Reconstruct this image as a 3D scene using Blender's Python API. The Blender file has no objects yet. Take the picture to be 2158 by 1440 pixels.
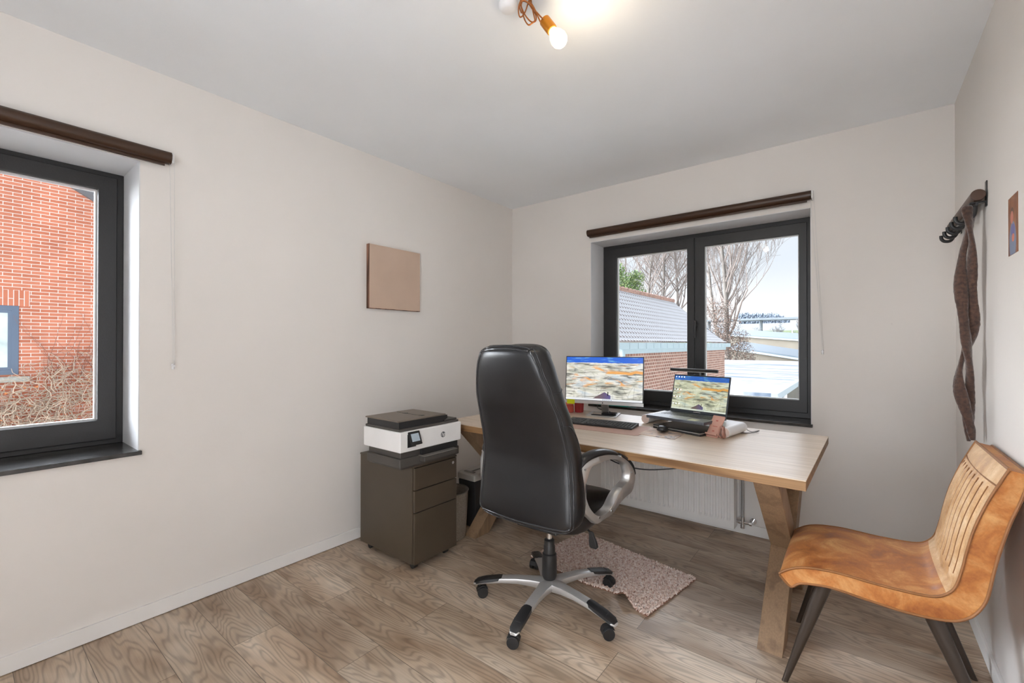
import bpy, bmesh, math, random
from mathutils import Vector, Matrix
S = bpy.context.scene
COL = S.collection
PI = math.pi
# ------------------------------------------------------------------ camera
F_PX = 932.77; YAW = .6667; PITCH = .0054; CAM_H = 1.265
cd = bpy.data.cameras.new('camera'); cam = bpy.data.objects.new('camera', cd); COL.objects.link(cam)
cd.sensor_width = 36; cd.lens = F_PX / 2158 * 36; cd.clip_start = .02; cd.clip_end = 600
cam.location = (0, 0, CAM_H); cam.rotation_euler = (PI / 2 + PITCH, 0, YAW)
S.camera = cam
S.view_settings.view_transform = 'Standard'; S.view_settings.look = 'None'
S.view_settings.gamma = 1; S.view_settings.use_curve_mapping = False
S.view_settings.exposure = 0.56
S.cycles.use_denoising = True
S.cycles.max_bounces = 14; S.cycles.diffuse_bounces = 8; S.cycles.glossy_bounces = 6
S.cycles.transparent_max_bounces = 16; S.cycles.sample_clamp_indirect = 6.0
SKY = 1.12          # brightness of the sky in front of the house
FILL_WEST = 15.  # added western sky brightness, sends more light through the windows
FILL_SW = 34.  # added south-western sky brightness, fill for the right wall
FILL_BACK = 5.8     # added bright sky patch behind the camera, fill for the room
# ------------------------------------------------------------------ node helpers
def nn(nt, typ, ins=None, **pr):
    n = nt.nodes.new('ShaderNode' + typ)
    for k, v in pr.items(): setattr(n, k, v)
    for k, v in (ins or {}).items():
        s = n.inputs[k]
        if isinstance(v, bpy.types.NodeSocket): nt.links.new(v, s)
        else: s.default_value = v
    return n
def mth(nt, op, a, b=0.0, c=None):
    i = {0: a, 1: b}
    if c is not None: i[2] = c
    return nn(nt, 'Math', i, operation=op).outputs[0]
def mixc(nt, f, a, b, mode='MIX'):
    n = nt.nodes.new('ShaderNodeMix'); n.data_type = 'RGBA'; n.blend_type = mode
    for k, v in ((0, f), (6, a), (7, b)):
        if isinstance(v, bpy.types.NodeSocket): nt.links.new(v, n.inputs[k])
        else: n.inputs[k].default_value = v if k == 0 else (tuple(v) + (1,))[:4]
    return n.outputs[2]
def ramp(nt, f, stops, interp='LINEAR'):
    n = nt.nodes.new('ShaderNodeValToRGB'); nt.links.new(f, n.inputs[0]); cr = n.color_ramp; cr.interpolation = interp
    while len(cr.elements) < len(stops): cr.elements.new(.5)
    for e, (p, c) in zip(cr.elements, stops):
        e.position = p; e.color = (c, c, c, 1) if isinstance(c, (int, float)) else tuple(c) + (1,)
    return n.outputs[0]
def srgb(r, g, b):
    return tuple(((c / 255) / 12.92 if c / 255 < .04045 else ((c / 255 + .055) / 1.055) ** 2.4) for c in (r, g, b))
MATS = {}
def mat(name, col=(.5, .5, .5), rough=.5, metal=0., bump=None, vary=None, spec=.5, coat=0., emis=None):
    """plain procedural surface; bump=(scale, strength[, detail]); vary=(scale, amount)"""
    if name in MATS: return MATS[name]
    m = bpy.data.materials.new(name); m.use_nodes = True; nt = m.node_tree
    p = nt.nodes['Principled BSDF']; MATS[name] = m
    p.inputs['Base Color'].default_value = tuple(col) + (1,); p.inputs['Roughness'].default_value = rough
    p.inputs['Metallic'].default_value = metal; p.inputs['Specular IOR Level'].default_value = spec
    p.inputs['Coat Weight'].default_value = coat
    tc = nn(nt, 'TexCoord').outputs['Object']
    v = vary or (6., .05)
    nz = nn(nt, 'TexNoise', {'Vector': tc, 'Scale': v[0], 'Detail': 4.})
    f = ramp(nt, nz.outputs[0], [(.3, 1 - v[1]), (.7, 1 + v[1] * .5)])
    nt.links.new(mixc(nt, 1., col, f, 'MULTIPLY'), p.inputs['Base Color'])
    if bump:
        b = nn(nt, 'TexNoise', {'Vector': tc, 'Scale': bump[0], 'Detail': 5.})
        bp = nn(nt, 'Bump', {'Height': b.outputs[0], 'Strength': bump[1], 'Distance': .01})
        nt.links.new(bp.outputs[0], p.inputs['Normal'])
    if emis:
        p.inputs['Emission Color'].default_value = tuple(emis[0]) + (1,); p.inputs['Emission Strength'].default_value = emis[1]
    return m
def newmat(name):
    m = bpy.data.materials.new(name); m.use_nodes = True; MATS[name] = m
    return m, m.node_tree, m.node_tree.nodes['Principled BSDF']
# ------------------------------------------------------------------ world: overcast winter sky
w = bpy.data.worlds.new('world'); S.world = w; w.use_nodes = True; nt = w.node_tree
tc = nn(nt, 'TexCoord').outputs['Generated']
sx = nn(nt, 'SeparateXYZ', {0: tc})
zc = ramp(nt, sx.outputs[2], [(0., (.90, .92, .94)), (.03, (.97, .97, .975)), (.16, (.70, .755, .82)), (.35, (.72, .76, .82)), (1., (.72, .76, .82))])
cl = nn(nt, 'TexNoise', {'Vector': tc, 'Scale': 3., 'Detail': 5.})
zc = mixc(nt, .5, zc, ramp(nt, cl.outputs[0], [(.3, .93), (.7, 1.05)]), 'MULTIPLY')
# made-up bright patch in the unseen southern sky, lights the room from behind
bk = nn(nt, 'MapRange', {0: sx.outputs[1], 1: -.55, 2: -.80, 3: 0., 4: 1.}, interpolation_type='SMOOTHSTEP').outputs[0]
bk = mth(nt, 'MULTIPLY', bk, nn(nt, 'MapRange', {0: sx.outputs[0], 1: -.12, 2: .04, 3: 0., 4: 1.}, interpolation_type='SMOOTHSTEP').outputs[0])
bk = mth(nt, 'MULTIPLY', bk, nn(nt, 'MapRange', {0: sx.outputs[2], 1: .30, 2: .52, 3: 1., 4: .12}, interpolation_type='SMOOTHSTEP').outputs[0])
back = mth(nt, 'MULTIPLY_ADD', bk, FILL_BACK - SKY, SKY)
# extra brightness added to the western sky above the houses, to light the room
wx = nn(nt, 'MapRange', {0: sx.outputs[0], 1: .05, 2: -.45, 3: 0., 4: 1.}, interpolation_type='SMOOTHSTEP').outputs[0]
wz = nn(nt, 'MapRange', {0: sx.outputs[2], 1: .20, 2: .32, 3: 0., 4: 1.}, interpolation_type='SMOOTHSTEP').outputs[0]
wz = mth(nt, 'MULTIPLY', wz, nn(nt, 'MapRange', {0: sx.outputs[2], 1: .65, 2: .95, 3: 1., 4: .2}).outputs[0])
back = mth(nt, 'ADD', back, mth(nt, 'MULTIPLY', mth(nt, 'MULTIPLY', wx, wz), FILL_WEST))
# invented bright patch low in the south-west, aimed at the right wall
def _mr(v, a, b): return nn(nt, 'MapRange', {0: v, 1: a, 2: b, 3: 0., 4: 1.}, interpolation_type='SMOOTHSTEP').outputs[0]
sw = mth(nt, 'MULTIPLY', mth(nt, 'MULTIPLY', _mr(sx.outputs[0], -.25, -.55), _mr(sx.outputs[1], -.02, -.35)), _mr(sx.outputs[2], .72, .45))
back = mth(nt, 'ADD', back, mth(nt, 'MULTIPLY', sw, FILL_SW))
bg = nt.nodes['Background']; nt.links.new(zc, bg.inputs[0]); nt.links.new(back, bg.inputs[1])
# ------------------------------------------------------------------ mesh builder
class MB:
    def __init__(s): s.v = []; s.f = []; s.uv = []
    def add(s, vs, fs, uv=None):
        o = len(s.v); s.v += [tuple(v) for v in vs]; s.f += [tuple(i + o for i in f) for f in fs]
        s.uv += (uv if uv else [None] * len(fs)); return s
    def box(s, x0, x1, y0, y1, z0, z1, M=None):
        vs = [Vector((x, y, z)) for z in (z0, z1) for y in (y0, y1) for x in (x0, x1)]
        if M is not None: vs = [M @ v for v in vs]
        return s.add(vs, [(0, 2, 3, 1), (4, 5, 7, 6), (0, 1, 5, 4), (2, 6, 7, 3), (0, 4, 6, 2), (1, 3, 7, 5)])
    def rings(s, rings, cap=True, closed=True):
        n = len(rings[0]); vs = [p for r in rings for p in r]; fs = []
        for i in range(len(rings) - 1):
            for j in range(n if closed else n - 1):
                a = i * n + j; b = i * n + (j + 1) % n; fs.append((a, b, b + n, a + n))
        if cap: fs.append(tuple(range(n))[::-1]); fs.append(tuple((len(rings) - 1) * n + j for j in range(n)))
        return s.add(vs, fs)
    def cyl(s, p0, p1, r0, r1=None, n=20, cap=True):
        return s.tube([p0, p1], [r0, r0 if r1 is None else r1], n, cap)
    def tube(s, pts, r, n=8, cap=True, closed=False, flat=1.):
        pts = [Vector(p) for p in pts]; m = len(pts)
        if not isinstance(r, (list, tuple)): r = [r] * m
        T = []
        for i in range(m):
            a = pts[(i - 1) % m] if (closed or i > 0) else pts[i]; b = pts[(i + 1) % m] if (closed or i < m - 1) else pts[i]
            d = b - a; T.append(d.normalized() if d.length > 1e-9 else Vector((0, 0, 1)))
        u = T[0].orthogonal().normalized(); R = []
        if abs(T[0].z) < .9: u = T[0].cross(Vector((0, 0, 1))).normalized()
        for i in range(m):
            u = (u - T[i] * u.dot(T[i])); u = u.normalized() if u.length > 1e-6 else T[i].orthogonal().normalized()
            v = T[i].cross(u)
            R.append([pts[i] + (u * math.cos(2 * PI * k / n) + v * flat * math.sin(2 * PI * k / n)) * r[i] for k in range(n)])
        if closed: R.append(R[0]); return s.rings(R, False)
        return s.rings(R, cap)
    def lathe(s, prof, c=(0, 0, 0), n=28, M=None):
        R = []
        for r, z in prof:
            ring = [Vector((r * math.cos(2 * PI * k / n), r * math.sin(2 * PI * k / n), z)) for k in range(n)]
            if M is not None: ring = [M @ p for p in ring]
            R.append([p + Vector(c) for p in ring])
        return s.rings(R, True)
    def prism(s, poly, d, ax=1, at=0.):
        """polygon in the plane normal to axis ax, extruded from at to at+d"""
        def P(a, b, t):
            return {0: (t, a, b), 1: (a, t, b), 2: (a, b, t)}[ax]
        return s.rings([[P(a, b, at) for a, b in poly], [P(a, b, at + d) for a, b in poly]])
    def frame(s, a0, a1, b0, b1, w, t0, t1, ax=1):
        """rectangular frame in the plane normal to ax; w = widths (left,right,bottom,top)"""
        if not isinstance(w, (tuple, list)): w = (w,) * 4
        o = [(a0, b0), (a1, b0), (a1, b1), (a0, b1)]; i = [(a0 + w[0], b0 + w[2]), (a1 - w[1], b0 + w[2]), (a1 - w[1], b1 - w[3]), (a0 + w[0], b1 - w[3])]
        def P(q, t): return {0: (t, q[0], q[1]), 1: (q[0], t, q[1]), 2: (q[0], q[1], t)}[ax]
        vs = [P(q, t) for t in (t0, t1) for q in o + i]; fs = []
        for k in range(4):
            l = (k + 1) % 4
            fs += [(k, l, l + 4, k + 4), (8 + k, 12 + k, 12 + l, 8 + l), (k, k + 8, l + 8, l), (4 + k, 4 + l, 12 + l, 12 + k)]
        return s.add(vs, fs)
    def ball(s, c, r, n=10, m=7, sc=(1, 1, 1), M=None):
        R = []
        for i in range(m + 1):
            a = PI * i / m; rr = max(math.sin(a), .02)
            ring = [Vector((sc[0] * r * rr * math.cos(2 * PI * k / n), sc[1] * r * rr * math.sin(2 * PI * k / n), -sc[2] * r * math.cos(a))) for k in range(n)]
            if M is not None: ring = [M @ p for p in ring]
            R.append([p + Vector(c) for p in ring])
        return s.rings(R, True)
    def build(s, name, m, parent=None, smooth=None, bevel=0., sub=0, seg=2, loc=None, rz=0.):
        me = bpy.data.meshes.new(name); me.from_pydata([tuple(v) for v in s.v], [], s.f)
        bm = bmesh.new(); bm.from_mesh(me)
        if any(u is not None for u in s.uv):
            bm.faces.ensure_lookup_table(); L = bm.loops.layers.uv.new('UVMap')
            for f, u in zip(bm.faces, s.uv):
                if u:
                    for l, q in zip(f.loops, u): l[L].uv = q
        bmesh.ops.recalc_face_normals(bm, faces=bm.faces)
        if smooth is not None:
            for f in bm.faces: f.smooth = True
            for e in bm.edges:
                if len(e.link_faces) == 2: e.smooth = e.calc_face_angle(0) < math.radians(smooth)
        bm.to_mesh(me); bm.free()
        me.materials.append(m)
        o = bpy.data.objects.new(name, me); COL.objects.link(o)
        if parent is not None: o.parent = parent
        if loc: o.location = loc
        if rz: o.rotation_euler = (0, 0, rz)
        if bevel:
            b = o.modifiers.new('bevel', 'BEVEL'); b.width = bevel; b.segments = seg; b.limit_method = 'ANGLE'; b.angle_limit = math.radians(40); b.harden_normals = smooth is not None
        if sub:
            b = o.modifiers.new('sub', 'SUBSURF'); b.levels = sub; b.render_levels = sub
        return o
def thing(name, label, cat, loc=(0, 0, 0), rz=0., group=None):
    o = bpy.data.objects.new(name, None); COL.objects.link(o); o.empty_display_size = .05
    o.location = loc; o.rotation_euler = (0, 0, rz); o['label'] = label; o['category'] = cat
    if group: o['group'] = group
    return o
def tag(o, label, cat, group=None, kind=None):
    o['label'] = label; o['category'] = cat
    if group: o['group'] = group
    if kind: o['kind'] = kind
    return o
def struct(o): o['kind'] = 'structure'; return o
def dup(o, parent=None):
    c = o.copy(); COL.objects.link(c)
    if parent is not None: c.parent = parent
    for ch in list(o.children): dup(ch, c)
    return c
def text_mesh(name, body, size, m, parent, M, extrude=.0004, shear=0.):
    cu = bpy.data.curves.new(name, 'FONT'); cu.body = body; cu.size = size; cu.extrude = extrude; cu.shear = shear
    cu.align_x = 'CENTER'; cu.align_y = 'CENTER'
    t = bpy.data.objects.new('tmp', cu); COL.objects.link(t); dg = bpy.context.evaluated_depsgraph_get()
    me = bpy.data.meshes.new_from_object(t.evaluated_get(dg)); bpy.data.objects.remove(t)
    me.transform(M); me.materials.clear(); me.materials.append(m)
    o = bpy.data.objects.new(name, me); COL.objects.link(o); o.parent = parent
    return o
def catmull(pts, n=6, closed=False):
    P = [Vector(p) for p in pts]; m = len(P); out = []
    for i in range(m if closed else m - 1):
        g = (lambda k: P[k % m]) if closed else (lambda k: P[min(max(k, 0), m - 1)])
        a, b, c, d = g(i - 1), g(i), g(i + 1), g(i + 2)
        for k in range(n):
            t = k / n; out.append(.5 * ((2 * b) + (c - a) * t + (2 * a - 5 * b + 4 * c - d) * t * t + (3 * b - a - 3 * c + d) * t ** 3))
    if not closed: out.append(P[-1])
    return out
def interp(tab, x):
    """tab: [(x, a, b, ...)] sorted; linear"""
    if x <= tab[0][0]: return tab[0][1:]
    for p, q in zip(tab, tab[1:]):
        if x <= q[0]:
            t = (x - p[0]) / (q[0] - p[0]); t = t * t * (3 - 2 * t) * .5 + t * .5
            return tuple(a + (b - a) * t for a, b in zip(p[1:], q[1:]))
    return tab[-1][1:]
# ------------------------------------------------------------------ materials
def wall_mat(name, col):
    m, nt, p = newmat(name)
    tc = nn(nt, 'TexCoord').outputs['Object']
    a = nn(nt, 'TexNoise', {'Vector': tc, 'Scale': 1.4, 'Detail': 4.})
    c = mixc(nt, 1., col, ramp(nt, a.outputs[0], [(.3, .965), (.7, 1.02)]), 'MULTIPLY')
    sp = nn(nt, 'TexVoronoi', {'Vector': tc, 'Scale': 2.3})
    c = mixc(nt, ramp(nt, sp.outputs['Distance'], [(0., .55), (.012, 0.)]), c, (.25, .23, .21))
    nt.links.new(c, p.inputs['Base Color']); p.inputs['Roughness'].default_value = .75; p.inputs['Specular IOR Level'].default_value = .25
    b = nn(nt, 'TexNoise', {'Vector': tc, 'Scale': 70., 'Detail': 4.})
    nt.links.new(nn(nt, 'Bump', {'Height': b.outputs[0], 'Strength': .08, 'Distance': .004}).outputs[0], p.inputs['Normal'])
    return m
M_WALL = wall_mat('wall_paint', (.715, .682, .65))
M_CEIL = wall_mat('ceiling_paint', (.84, .87, .90))
M_TRIM = wall_mat('skirting_paint', (.77, .755, .735))
M_REVEAL = wall_mat('reveal_paint', (.66, .665, .68))
def plank_mat():
    m, nt, p = newmat('floor_laminate')
    tc = nn(nt, 'TexCoord').outputs['Object']
    mp = nn(nt, 'Mapping', {'Vector': tc, 'Location': (.31, -1.893 + .193 * 20, 0)}).outputs[0]
    def brick(c1, c2, mortar, ms=.0012):
        b = nn(nt, 'TexBrick', {'Vector': mp, 'Color1': (c1,) * 3 + (1,), 'Color2': (c2,) * 3 + (1,), 'Mortar': (mortar,) * 3 + (1,), 'Scale': 1., 'Mortar Size': ms, 'Mortar Smooth': .1, 'Bias': 0., 'Brick Width': 1.28, 'Row Height': .193})
        b.offset = .37; b.offset_frequency = 2; return b
    br = brick(0., 1., .5)
    rnd = br.outputs['Color']
    s = nn(nt, 'SeparateXYZ', {0: mp})
    r3 = nn(nt, 'SeparateColor', {0: rnd}).outputs[0]
    off = mth(nt, 'MULTIPLY', r3, 37.)
    v1 = nn(nt, 'CombineXYZ', {0: mth(nt, 'ADD', mth(nt, 'MULTIPLY', s.outputs[0], .9), off), 1: mth(nt, 'MULTIPLY', s.outputs[1], 5.2), 2: off}).outputs[0]
    h = nn(nt, 'TexNoise', {'Vector': v1, 'Scale': 1.35, 'Detail': 2.2, 'Roughness': .45}).outputs[0]
    rings = mth(nt, 'SINE', mth(nt, 'MULTIPLY', h, 150.))
    rings = ramp(nt, mth(nt, 'MULTIPLY_ADD', rings, .5, .5), [(0., .66), (.35, .92), (.6, 1.0), (1., 1.05)])
    v2 = nn(nt, 'CombineXYZ', {0: mth(nt, 'MULTIPLY', s.outputs[0], 5.), 1: mth(nt, 'MULTIPLY', s.outputs[1], 150.), 2: off}).outputs[0]
    fib = ramp(nt, nn(nt, 'TexNoise', {'Vector': v2, 'Scale': 1., 'Detail': 3.}).outputs[0], [(.3, .88), (.7, 1.08)])
    v3 = nn(nt, 'CombineXYZ', {0: mth(nt, 'MULTIPLY', s.outputs[0], 1.6), 1: mth(nt, 'MULTIPLY', s.outputs[1], 4.), 2: off}).outputs[0]
    big = ramp(nt, nn(nt, 'TexNoise', {'Vector': v3, 'Scale': 1.5, 'Detail': 3.}).outputs[0], [(.3, srgb(152, 127, 104)), (.5, srgb(184, 163, 141)), (.72, srgb(210, 194, 175))])
    c = mixc(nt, .8, big, rings, 'MULTIPLY'); c = mixc(nt, .8, c, fib, 'MULTIPLY')
    c = mixc(nt, 1., c, ramp(nt, r3, [(0., .86), (1., 1.1)]), 'MULTIPLY')
    c = mixc(nt, mth(nt, 'MULTIPLY', br.outputs['Fac'], .75), c, (.03, .022, .016))
    nt.links.new(c, p.inputs['Base Color'])
    nt.links.new(ramp(nt, fib, [(.8, .42), (1., .32)]), p.inputs['Roughness'])
    hh = mth(nt, 'SUBTRACT', mth(nt, 'MULTIPLY', fib, .25), br.outputs['Fac'])
    nt.links.new(nn(nt, 'Bump', {'Height': hh, 'Strength': .25, 'Distance': .002}).outputs[0], p.inputs['Normal'])
    return m
M_FLOOR = plank_mat()
def wood_mat(name, dark, light, axis=0, rough=.45, ringk=60.):
    m, nt, p = newmat(name)
    s = nn(nt, 'SeparateXYZ', {0: nn(nt, 'TexCoord').outputs['Object']})
    k = [(.7, 12., 12.), (12., .7, 12.), (12., 12., .7)][axis]
    k2 = [(3., 160., 160.), (160., 3., 160.), (160., 160., 3.)][axis]
    def vec(k): return nn(nt, 'CombineXYZ', {i: mth(nt, 'MULTIPLY', s.outputs[i], k[i]) for i in range(3)}).outputs[0]
    h = nn(nt, 'TexNoise', {'Vector': vec(k), 'Scale': 1.2, 'Detail': 2.}).outputs[0]
    r = ramp(nt, mth(nt, 'MULTIPLY_ADD', mth(nt, 'SINE', mth(nt, 'MULTIPLY', h, ringk)), .5, .5), [(0., dark), (.6, light), (1., light)])
    f = ramp(nt, nn(nt, 'TexNoise', {'Vector': vec(k2), 'Scale': 1., 'Detail': 2.}).outputs[0], [(.3, .8), (.7, 1.06)])
    nt.links.new(mixc(nt, .8, r, f, 'MULTIPLY'), p.inputs['Base Color']); p.inputs['Roughness'].default_value = rough
    nt.links.new(nn(nt, 'Bump', {'Height': f, 'Strength': .15, 'Distance': .002}).outputs[0], p.inputs['Normal'])
    return m
M_TOP = wood_mat('oak_table_top', srgb(200, 180, 158), srgb(210, 192, 172), 0, .33, 24.)
M_EDGE = wood_mat('oak_table_edge', srgb(116, 82, 48), srgb(146, 110, 72), 0, .5, 30.)
M_LEG = wood_mat('oak_table_leg', srgb(124, 98, 74), srgb(142, 115, 88), 2, .5, 14.)
def leather_mat(name, c1, c2, rough=.35, bs=(35., .25), wr=.25):
    m, nt, p = newmat(name)
    tc = nn(nt, 'TexCoord').outputs['Object']
    n1 = nn(nt, 'TexNoise', {'Vector': tc, 'Scale': 5., 'Detail': 5., 'Roughness': .6}).outputs[0]
    nt.links.new(ramp(nt, n1, [(.35, c1), (.65, c2)]), p.inputs['Base Color'])
    nt.links.new(ramp(nt, n1, [(.2, rough), (.8, rough + .06)]), p.inputs['Roughness'])
    a = nn(nt, 'TexVoronoi', {'Vector': tc, 'Scale': bs[0] * 14}).outputs['Distance']
    b = nn(nt, 'TexNoise', {'Vector': tc, 'Scale': bs[0] * .2, 'Detail': 1.5}).outputs[0]
    b1 = nn(nt, 'Bump', {'Height': a, 'Strength': .05, 'Distance': .002}).outputs[0]
    b2 = nn(nt, 'Bump', {'Height': b, 'Strength': wr, 'Distance': .006, 'Normal': b1}).outputs[0]
    nt.links.new(b2, p.inputs['Normal'])
    return m
M_BLACKL = leather_mat('black_leather', (.005, .005, .006), (.009, .009, .010), .27, (30., .2), .22)
M_PIPE = mat('black_piping', (.03, .03, .032), .16)
def suede(name, a, b, c):
    m, nt, p = newmat(name)
    tc = nn(nt, 'TexCoord').outputs['Object']
    n1 = nn(nt, 'TexNoise', {'Vector': tc, 'Scale': 9., 'Detail': 6., 'Roughness': .62, 'Distortion': .6}).outputs[0]
    n2 = nn(nt, 'TexNoise', {'Vector': tc, 'Scale': 160., 'Detail': 3.}).outputs[0]
    col = ramp(nt, n1, [(.34, a), (.5, b), (.68, c)])
    nt.links.new(mixc(nt, .5, col, ramp(nt, n2, [(.3, .8), (.7, 1.1)]), 'MULTIPLY'), p.inputs['Base Color'])
    nt.links.new(ramp(nt, n1, [(.35, .42), (.65, .75)]), p.inputs['Roughness'])
    p.inputs['Sheen Weight'].default_value = .04; p.inputs['Specular IOR Level'].default_value = .35
    nt.links.new(nn(nt, 'Bump', {'Height': n2, 'Strength': .12, 'Distance': .003}).outputs[0], p.inputs['Normal'])
    return m
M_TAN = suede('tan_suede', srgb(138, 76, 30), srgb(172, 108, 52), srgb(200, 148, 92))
M_TANL = suede('lit_tan_suede', srgb(176, 132, 86), srgb(200, 160, 116), srgb(220, 190, 152))  # window light on the backrest front, put into a paler tan
M_TANP = mat('tan_piping', srgb(140, 92, 50), .6, vary=(30., .15))
M_ANTH = mat('anthracite_frame', (.022, .022, .023), .42, bump=(180., .05))
M_BEAD = mat('light_bead', (.62, .62, .62), .4)
M_STONE = mat('dark_sill_stone', (.035, .033, .032), .2, bump=(40., .15), vary=(18., .5))
M_BLIND = mat('brown_blind', srgb(56, 34, 18), .32, vary=(4., .1))
M_WHITEP = mat('white_plastic', (.75, .75, .76), .35)
M_RAD = mat('white_enamel', (.80, .79, .77), .3)
M_CHROME = mat('chrome', (.75, .75, .76), .14, 1.)
M_SILVER = mat('silver_paint', (.58, .57, .56), .3, .5)
M_BLACKP = mat('black_plastic', (.018, .018, .019), .38)
M_BLACKG = mat('black_gloss', (.012, .012, .013), .15)
M_CAB = mat('cabinet_grey', srgb(74, 64, 52), .42, bump=(300., .03))
M_DARKG = mat('dark_grey_plastic', srgb(72, 68, 64), .5, bump=(300., .06))
M_MIDG = mat('mid_grey_plastic', srgb(110, 105, 100), .5)
M_PRW = mat('printer_white', (.80, .79, .78), .4)
M_ROSE = mat('rose_plastic', srgb(196, 150, 134), .4); M_CAPR = mat('pale_rose_cap', srgb(206, 186, 176), .4)
M_ROSEM = mat('pink_mat', srgb(194, 160, 146), .7)
M_METLEG = mat('bronze_black_metal', srgb(58, 48, 40), .35, .3)
M_GREYM = mat('grey_pipe', (.42, .42, .42), .35, .6)
def glass_mat(name='window_glass', tint=(1, 1, 1), refl=.05):
    m = bpy.data.materials.new(name); m.use_nodes = True; nt = m.node_tree; nt.nodes.clear(); MATS[name] = m
    t = nn(nt, 'BsdfTransparent', {0: tint + (1,)}); g = nn(nt, 'BsdfGlossy', {'Roughness': .0})
    fr = nn(nt, 'Fresnel', {'IOR': 1.3})
    mx = nn(nt, 'MixShader', {0: fr.outputs[0], 1: t.outputs[0], 2: g.outputs[0]}); o = nn(nt, 'OutputMaterial', {0: mx.outputs[0]})
    return m
M_GLASS = glass_mat('window_glass', (.74, .75, .76))
# ------------------------------------------------------------------ room shell
XL, XR, YB, YF, ZC = -2.578, .396, 3.280, -1.25, 2.535
WT = .36
BX0, BX1, BZ0, BZ1 = -1.753, -.236, .757, 2.107     # back window opening
LY0, LY1, LZ0, LZ1 = -1.08, .535, .766, 2.100        # left window opening
def wall_x(mb, x0, x1, y0, y1, oy0, oy1, oz0, oz1):
    mb.box(x0, x1, y0, oy0, 0, ZC); mb.box(x0, x1, oy1, y1, 0, ZC); mb.box(x0, x1, oy0, oy1, 0, oz0); mb.box(x0, x1, oy0, oy1, oz1, ZC)
def wall_y(mb, y0, y1, x0, x1, ox0, ox1, oz0, oz1):
    mb.box(x0, ox0, y0, y1, 0, ZC); mb.box(ox1, x1, y0, y1, 0, ZC); mb.box(ox0, ox1, y0, y1, 0, oz0); mb.box(ox0, ox1, y0, y1, oz1, ZC)
struct(MB().box(XL - WT, XR + .2, YF - .2, YB + WT, -.2, 0).build('floor', M_FLOOR))
struct(MB().box(XL - WT, XR + .2, YF - .2, YB + WT, ZC, ZC + .25).build('ceiling', M_CEIL))
mb = MB(); wall_x(mb, XL - WT, XL, YF - .2, YB, LY0, LY1, LZ0, LZ1); struct(mb.build('wall_left', M_WALL))
mb = MB(); wall_y(mb, YB, YB + .33, XL - WT, XR + .2, BX0, BX1, BZ0, BZ1); struct(mb.build('wall_back', M_WALL))
struct(MB().box(XR, XR + .2, YF - .2, YB, 0, ZC).build('wall_right', M_WALL))
mb = MB(); wall_y(mb, YF - .2, YF, XL, XR, -.74, XR - .03, .02, ZC - .08); struct(mb.build('wall_front', M_WALL))
# made-up open doorway behind the camera, unseen, added to let daylight in
t = MB(); t.frame(-.74, XR - .03, .02, ZC - .08, .04, YF - .14, YF - .08)
struct(t.build('added_door_1', M_ANTH))
BH, BT = .07, .012
def base(name, x0, x1, y0, y1): struct(MB().box(x0, x1, y0, y1, 0.003, BH).build(name, M_TRIM, bevel=.002))
base('baseboard_left', XL, XL + BT, YF, YB); base('baseboard_back', XL + BT, XR - BT, YB - BT, YB); base('baseboard_right', XR - BT, XR, YF, YB)
# reveal linings (white painted, a centimetre proud into the opening)
def reveal(name, t): struct(t.build(name, M_REVEAL))
t = MB(); e = .004
t.box(BX0, BX0 + e, YB + .001, YB + .25, BZ0, BZ1); t.box(BX1 - e, BX1, YB + .001, YB + .25, BZ0, BZ1); t.box(BX0, BX1, YB + .001, YB + .25, BZ1 - e, BZ1); reveal('trim_1', t)
t = MB(); t.box(XL - .31, XL - .001, LY1 - e, LY1, LZ0, LZ1); t.box(XL - .31, XL - .001, LY0, LY0 + e, LZ0, LZ1); t.box(XL - .31, XL - .001, LY0, LY1, LZ1 - e, LZ1); reveal('trim_2', t)
# back window
YG = YB + .225
w1 = bpy.data.objects.new('window_1', None); COL.objects.link(w1); struct(w1)
zb, zt = BZ0 + .014, BZ1 - e
t = MB(); t.frame(BX0 + e, BX1 - e, zb, zt, (.05, .05, .045, .045), YG, YG + .07); t.build('window_frame', M_ANTH, w1, bevel=.003)
def sash(x0, x1, z0, z1, wl, wr, wb, wt, yy=YG - .012):
    t = MB(); t.frame(x0, x1, z0, z1, (wl, wr, wb, wt), yy, yy + .06); s = t.build('sash', M_ANTH, w1, bevel=.004)
    t = MB(); t.frame(x0 + wl - .001, x1 - wr + .001, z0 + wb - .001, z1 - wt + .001, .007, yy + .02, yy + .045); t.build('glazing_bead', M_BEAD, s)
    t = MB(); t.add([(x0 + wl, yy + .04, z0 + wb), (x1 - wr, yy + .04, z0 + wb), (x1 - wr, yy + .04, z1 - wt), (x0 + wl, yy + .04, z1 - wt)], [(0, 1, 2, 3)]); t.build('glass_pane', M_GLASS, s)
    return s
sash(BX0 + .038, -.989, zb + .035, zt - .03, .093, .053, .083, .076)
sr = sash(-.985, BX1 - .038, zb + .035, zt - .03, .068, .046, .083, .076)
t = MB(); t.box(-.985, -.96, YG - .02, YG - .012, 1.36, 1.42); t.tube(catmull([(-.972, YG - .018, 1.40), (-.972, YG - .045, 1.405), (-.972, YG - .05, 1.44), (-.974, YG - .047, 1.36), (-.975, YG - .045, 1.31)], 5), .0085, 8)
t.build('window_handle', M_BLACKP, sr, smooth=50)
struct(MB().box(BX0 - .012, BX1 + .006, YB - .022, YB + .235, BZ0 - .004, BZ0 + .014).build('window_sill', M_STONE, bevel=.002)).name = 'trim_3'
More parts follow.
